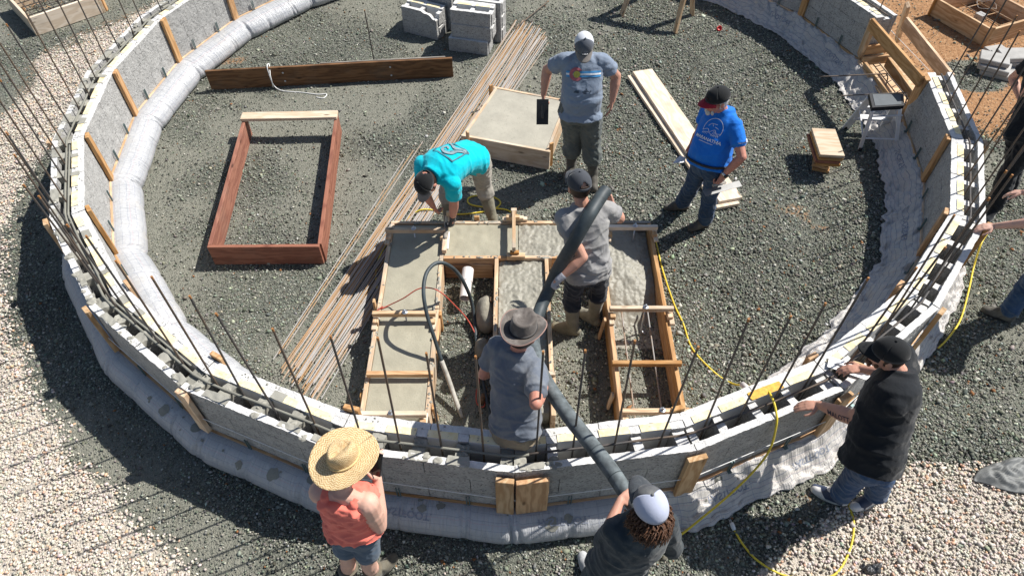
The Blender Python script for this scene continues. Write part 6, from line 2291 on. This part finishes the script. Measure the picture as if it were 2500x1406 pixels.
def straw_mat():
    t = NT('woven_straw')
    uv = t.uv()
    a = t.n('TexChecker', {'Vector': t.map(uv, (150, 46, 1)), 'Scale': 1.0}, 1)
    w = t.n('TexWave', {'Vector': t.map(uv, (1, 1, 1)), 'Scale': 9.0, 'Distortion': 1.0, 'Detail': 2.0}, 1, bands_direction='Y')
    zz = t.math('SINE', t.math('ADD', t.math('MULTIPLY', t.n('SeparateXYZ', {'Vector': uv}, 1), 210.0), t.math('MULTIPLY', t.math('PINGPONG', t.math('MULTIPLY', t.n('SeparateXYZ', {'Vector': uv}, 0), 60.0), 1.0), 5.0)))
    n = t.noise(t.pos(), 60, 4, .7)
    f = t.math('ADD', t.math('MULTIPLY', zz, .22), t.math('ADD', t.math('MULTIPLY', a, .12), t.math('MULTIPLY', n, .75)))
    col = t.ramp(f, [(.1, (.34, .21, .095)), (.45, (.58, .42, .22)), (.8, (.75, .60, .38))])
    t.set(col, .8, spec=.2)
    t.bump(f, .5, .004)
    return t.m
def straw_hat(root, c, m3):
    m_ = m3.to_4x4()
    m_.translation = c
    m_ = m_ @ Matrix.Scale(.84, 4)
    v, f, uv = [], [], []
    n, k = 72, 22
    for j in range(k + 1):
        for i in range(n + 1):
            a = 2 * math.pi * i / n
            s, co = math.sin(a), math.cos(a)
            if j <= 10:
                w = 1 - j / 10
                r1, r2 = .095 + .140 * w, .112 + .142 * w
                z = .03 * w ** 2 * (abs(s) ** 2) - .022 * w * abs(co) + .006 * NZ.noise(V((s * 2, co * 2, w * 2))) + (.004 if j == 0 else 0)
                v.append(m_ @ V((s * r1, co * r2, z)))
            else:
                w = (j - 10) / 12
                rr = math.sqrt(max(.0, 1 - (max(0, w - .35) / .66) ** 2.2)) * (1 - .1 * w)
                rr = max(rr, .05)
                z = .012 + .125 * min(1, w * 1.35) ** .9
                pin = .03 * math.exp(-(s / .55) ** 2) * (1 if co > 0 else .0) * min(1, w * 1.2)
                dent = .042 * math.exp(-(s * rr / .3) ** 2) * sstep(.5, .95, w)
                sq_ = .016 * sstep(.35, .8, w) * (math.exp(-((abs(a - math.pi) - math.pi + .75) / .35) ** 2))
                v.append(m_ @ V((s * (.093 * rr - sq_ * abs(s)), co * (.112 * rr) - (pin * .3 if co > 0 else 0), z - dent)))
            uv.append((i / n, j / k * .5))
    for j in range(k):
        for i in range(n):
            q = j * (n + 1) + i
            f.append((q, q + 1, q + n + 2, q + n + 1))
    f.append(tuple(k * (n + 1) + i for i in range(n)))
    mt_ = straw_mat()
    o = mk('straw_hat', v, f, mt_, root, smooth=True, uv=uv)
    s = o.modifiers.new('t', 'SOLIDIFY')
    s.thickness = .004
    b = MB()
    b.add(*tube([m_ @ V((math.sin(2 * math.pi * i / 40) * .097, math.cos(2 * math.pi * i / 40) * .115, .018)) for i in range(41)], .009, 6))
    b.build('hat_band', plain('plaited_straw_band', (.62, .46, .22), .8, var=.3, scale=70, bump=.6), o, True)
yh = V((.62, .72, -.02)).normalized()
zh = V((-.16, -.12, 1)).normalized()
zh = (zh - yh * zh.dot(yh)).normalized()
mh = Matrix((yh.cross(zh), yh, zh)).transposed()
straw_hat(rf_, at(840, 1117, 1.575), mh)
ph = thing('phone', 'black phone held up in the straw hat woman\'s hand', 'phone', tuple(Fw['_wr'][0]))
pc_ = at(919, 1132, 1.40)
ym = V((.15, .55, .8)).normalized()
xm = V((.92, -.38, .09)).normalized()
xm = (xm - ym * xm.dot(ym)).normalized()
vv, ff = bevelbox(.076, .155, .009, .004, 2)
mp = Matrix((xm, ym, xm.cross(ym))).transposed().to_4x4()
mp.translation = pc_
mk('phone_body', vv, ff, M['black_plastic'], ph, mw=mp)
vv, ff = bevelbox(.068, .146, .001, 0)
mk('screen', vv, ff, plain('dark_glass', (.01, .011, .014), .08, spec=.6), ph, mw=mp @ Matrix.Translation((0, 0, .0052)))

# 7 --- man in the pale capped cap at the bottom
Gg = dict(pelvis=at(1508, 1372, .93), neck=at(1570, 1272, 1.42), head=at(1586, 1240, 1.57), face=V((-.30, 1, -.16)), right=V((.97, .12, 0)), hip_right=V((.98, .1, 0)), bulk=.96, shoulder=.16, spine_bend=(0, -.03, .02), arm=1.0,
          elbow_l=('ik', X(-.35, -.5, -.8)), wrist_l=at(1514, 1222, 1.12), elbow_r=('ik', X(.45, -.5, -.8)), wrist_r=at(1575, 1252, 1.06),
          ankle_l=at(1442, 1404, .1), ankle_r=at(1556, 1420, .1), toe_l=(-.25, 1, 0), toe_r=(.1, 1, 0), knee_l=at(1462, 1402, .5), knee_r=at(1548, 1420, .5),
          hand_l=dict(d=X(.75, .45, .0), palm=(.3, .6, -.6), side=-1, curl=(.8, .9, .6), thumb=.9), hand_r=dict(d=X(-.6, .6, .1), palm=(-.3, .5, -.6), side=1, curl=(.8, .9, .6)),
          skin=M['skin'], shirt=dict(mat=cl_char, hem=-.16, sleeve=1.2, wrinkle=.008, k=.022), trousers=dict(mat=cl_dteal, end=.96, k=.024), shoes=dict(h=.06, mat=cloth('pale_grey_shoe', (.45, .46, .47), .15), name='shoe', sole=M['sole']))
rg_ = person('long haired man in a dusty charcoal shirt and pale mesh cap holding the hose end', Gg)
cap(rg_, Gg['_H'], cp_dgrey, cp_pale, cloth('ribbed_dark_visor', (.055, .062, .07), .3, wr=.6, dust=(.17, .17, .16)), vis_len=.095)
hl = MB()
H = Gg['_H']
for i in range(340):
    az = random.uniform(1.3, 2 * math.pi - 1.3)
    z0 = random.uniform(-.06, .02)
    p = H @ V((math.sin(az) * .092, math.cos(az) * .108 - .01, z0 + .01))
    od = (H.to_3x3() @ V((math.sin(az), math.cos(az) - .25, 0))).normalized()
    P_ = [p - od * .01]
    L = random.uniform(.05, .12)
    ph_ = random.random() * 6.28
    for j in range(1, 7):
        w = j / 6
        P_.append(p + od * (.035 * w + .012 * math.sin(ph_ + w * 8)) + V((.012 * math.cos(ph_ + w * 9), 0, -L * w * .75)) - fD * 0 + V((0, -.03 * w, 0)))
    hl.add(*tube(catmull(P_, 2), [.0055 * (1 - .6 * q / 12) for q in range(13)], 5))
hl.build('long_hair', M['hair_brown'], rg_, True)
hair_ring(rg_, H, M['hair_brown'], z0=-.08, z1=.05, a0=1.15)

def trainer_mat():
    t = NT('white_navy_trainer')
    v = t.vor(t.pos(), 11, 1)
    c = t.ramp(t.n('RGBToBW', {'Color': v}), [(.44, (.62, .61, .6)), (.46, (.03, .045, .09))])
    t.set(c, .6)
    return t.m
# 8 --- man in black leaning on the wall
Hh_ = dict(pelvis=at(2142, 1100, .97), neck=at(2196, 905, 1.46), head=at(2168, 866, 1.58), face=V((-.95, .35, -.1)), right=V((.42, .88, 0)), hip_right=V((.5, .85, 0)), bulk=1.22, belly=.05, shoulder=.2, arm=1.1,
           elbow_l=('ik', X(-.2, -.5, -.6)), bone=1.12, wrist_l=at(2000, 988, .92), elbow_r=('ik', X(.2, .2, -1)), wrist_r=at(2105, 900, .98),
           ankle_l=at(2052, 1206, .11), ankle_r=at(2138, 1208, .11), toe_l=(-1, .55, 0), toe_r=(-.75, -.3, 0), knee_l=at(2092, 1158, .52), knee_r=at(2152, 1160, .52),
           hand_l=dict(d=X(-.95, .1, -.25), palm=(-.1, .1, -1), side=1, curl=(.25, .3, .25), spread=.16, thumb=.2), hand_r=dict(d=X(-.9, .1, -.2), palm=(0, 0, -1), side=-1),
           skin=M['skin'], shirt=dict(mat=cl_black, hem=-.24, sleeve=.62, wrinkle=.0055, k=.032), trousers=dict(mat=cl_jean2, end=.97, k=.022, cuff=.07), shoes=dict(h=.05, mat=trainer_mat(), name='trainer', sole=plain('off_white_sole', (.6, .58, .52), .7)))
rh_ = person('man in a black shirt and black cap leaning his tattooed arm on the wall', Hh_)
cap(rh_, Hh_['_H'], cp_black, cp_black, cp_black)
hair_ring(rh_, Hh_['_H'], M['hair_dark'], z0=-.03, z1=.05)
bd = MB()
H = Hh_['_H']
for q in ((-.05, .05, -.07), (-.03, .09, -.09), (0, .098, -.1), (.03, .09, -.09), (.05, .05, -.07)):
    ell(bd, H @ V(q), H.to_3x3(), (.02, .016, .026), 10)
bd.build('beard', M['hair_brown'], rh_, True)
m = H @ Matrix.Translation((.045, .108, .072)) @ Matrix.Rotation(R(-25), 4, 'Z') @ Matrix.Rotation(R(68), 4, 'X')
cu = bpy.data.curves.new('w', 'FONT')
cu.body, cu.size, cu.align_x = 'POST', .024, 'CENTER'
to_ = bpy.data.objects.new('w', cu)
COL.objects.link(to_)
me_ = bpy.data.meshes.new_from_object(to_.evaluated_get(bpy.context.evaluated_depsgraph_get()))
bpy.data.objects.remove(to_)
mk('cap_lettering', [m @ (x.co.copy()) for x in me_.vertices], [tuple(p.vertices) for p in me_.polygons], I_white, rh_)
e0, w0 = Hh_['_el'][0], Hh_['_wr'][0]
nn = (EYE - (e0 + w0) / 2).normalized()
nn = (nn + V((0, -.4, -.2))).normalized()
tx = (e0 - w0).normalized()
project_text('MALOTT', Hh_['_body'], e0.lerp(w0, .42) + nn * .02, tx, nn.cross(tx), nn, .05, I_tatt, Hh_['_body'], 'tattoo', bold=.0008, cut=.02, lift=.0035)
# navy patches on the trainers
for fo in [c for c in rh_.children if c.name.startswith('trainer')]:
    pass

# 9 --- person in black beyond the right wall
Ii = dict(pelvis=at(2512, 318, .97), neck=at(2570, 160, 1.5), head=at(2568, 118, 1.66), face=V((-.9, -.4, -.3)), right=V((-.4, .9, 0)), bulk=1.05, shoulder=.19,
          elbow_l=(2436, 232, .31), wrist_l=at(2490, 262, 1.1), elbow_r=('ik', X(0, .3, -.6)), wrist_r=at(2490, 240, 1.1),
          ankle_l=at(2430, 508, .1), ankle_r=at(2462, 470, .1), toe_l=(-.7, -.7, 0), toe_r=(-.9, -.1, 0), knee_l=at(2462, 420, .5), knee_r=at(2478, 398, .5),
          skin=M['skin'], shirt=dict(mat=cl_black, hem=-.2, sleeve=.55), trousers=dict(mat=cl_black, end=.95, k=.03), shoes=dict(h=.06, mat=cl_black, name='shoe', sole=plain('grey_sole', (.4, .4, .4), .7)))
ri_ = person('person all in black with a tattooed bent arm at the right picture edge', Ii)
cap(ri_, Ii['_H'], cp_black, cp_black, cp_black)
e0, w0 = Ii['_el'][0], Ii['_wr'][0]
tq = MB()
s0_ = Ii['_sh'][0].lerp(e0, .80)
qd = (e0 - Ii['_sh'][0]).normalized()
tz = [sh_ring(0, 0, 0, .001, n=6, m=1)]
lay(*sh_line([(-.03, 0), (-.01, .012), (.01, .004), (.035, .016)], .012), Ii['_body'], at(2446, 222, 1.2), V((1, .1, 0)), V((0, .3, 1)), (EYE - e0).normalized(), I_tatt, Ii['_body'], 'tattoo', .003, .4)

# 10 --- man in jeans reaching in from the right
Jj = dict(pelvis=at(2590, 640, .95), neck=at(2640, 470, 1.42), head=at(2608, 425, 1.58), face=V((-.95, .1, -.4)), right=V((.1, .98, 0)), bulk=1.05, shoulder=.19,
          elbow_l=('ik', X(0, -.3, -.6)), bone=1.1, wrist_l=at(2428, 552, .92), elbow_r=at(2560, 470, 1.1), wrist_r=at(2500, 470, 1.0),
          ankle_l=at(2462, 762, .1), ankle_r=at(2540, 735, .1), toe_l=(-.75, .45, 0), toe_r=(-.9, .1, 0), knee_l=at(2512, 690, .5), knee_r=at(2570, 680, .5),
          hand_l=dict(d=X(-.95, .1, -.2), palm=(-.1, .1, -1), side=1, curl=(.3, .3, .3), spread=.14),
          skin=M['skin_pale'], shirt=dict(mat=cl_slate, hem=-.2, sleeve=.5), trousers=dict(mat=cl_jean2, end=.95, k=.024, cuff=.07), shoes=dict(h=.07, mat=M['boot_dark'], name='work_boot', sole=M['sole']))
rj_ = person('man in blue jeans and brown boots reaching in from the right edge', Jj)
hair_ring(rj_, Jj['_H'], M['hair_dark'], z0=-.05, z1=.09)

# ------------------------------------------------------------------ the concrete hose the men carry
he = Gg['_wr'][0]
hpnt = [at(1478, 466, 1.60), at(1466, 482, 1.60), at(1436, 530, 1.58), at(1396, 600, 1.36), at(1362, 658, 1.08), at(1338, 712, .88), at(1318, 757, .80), at(1302, 815, .84), at(1310, 880, .98), at(1338, 940, 1.06), at(1385, 1010, 1.08), at(1440, 1080, 1.08), at(1490, 1145, 1.08), at(1530, 1205, 1.08), at(1565, 1255, 1.05), at(1592, 1300, .9)]
HR = .054
cvh = catmull(hpnt, 8)
rad = [HR] * len(cvh)
for i in range(1, 3):
    rad[i] = HR * 1.02
v, f = tube(cvh, rad, 20)
ho = tag(mk('concrete_hose', v, f, [M['rubber'], M['rubber_dusty']], fm=[0 if q_ // 20 < 57 else 1 for q_ in range(len(f))], smooth=True), 'thick dark concrete hose carried by three men across the front wall', 'hose')
for i in (90, 98):
    d = (cvh[i + 1] - cvh[i]).normalized()
    bands = MB()
    bands.add(*tube([cvh[i], cvh[i] + d * .007], HR + .0012, 20))
    bands.build('hose_band', M['rubber'], ho, True)
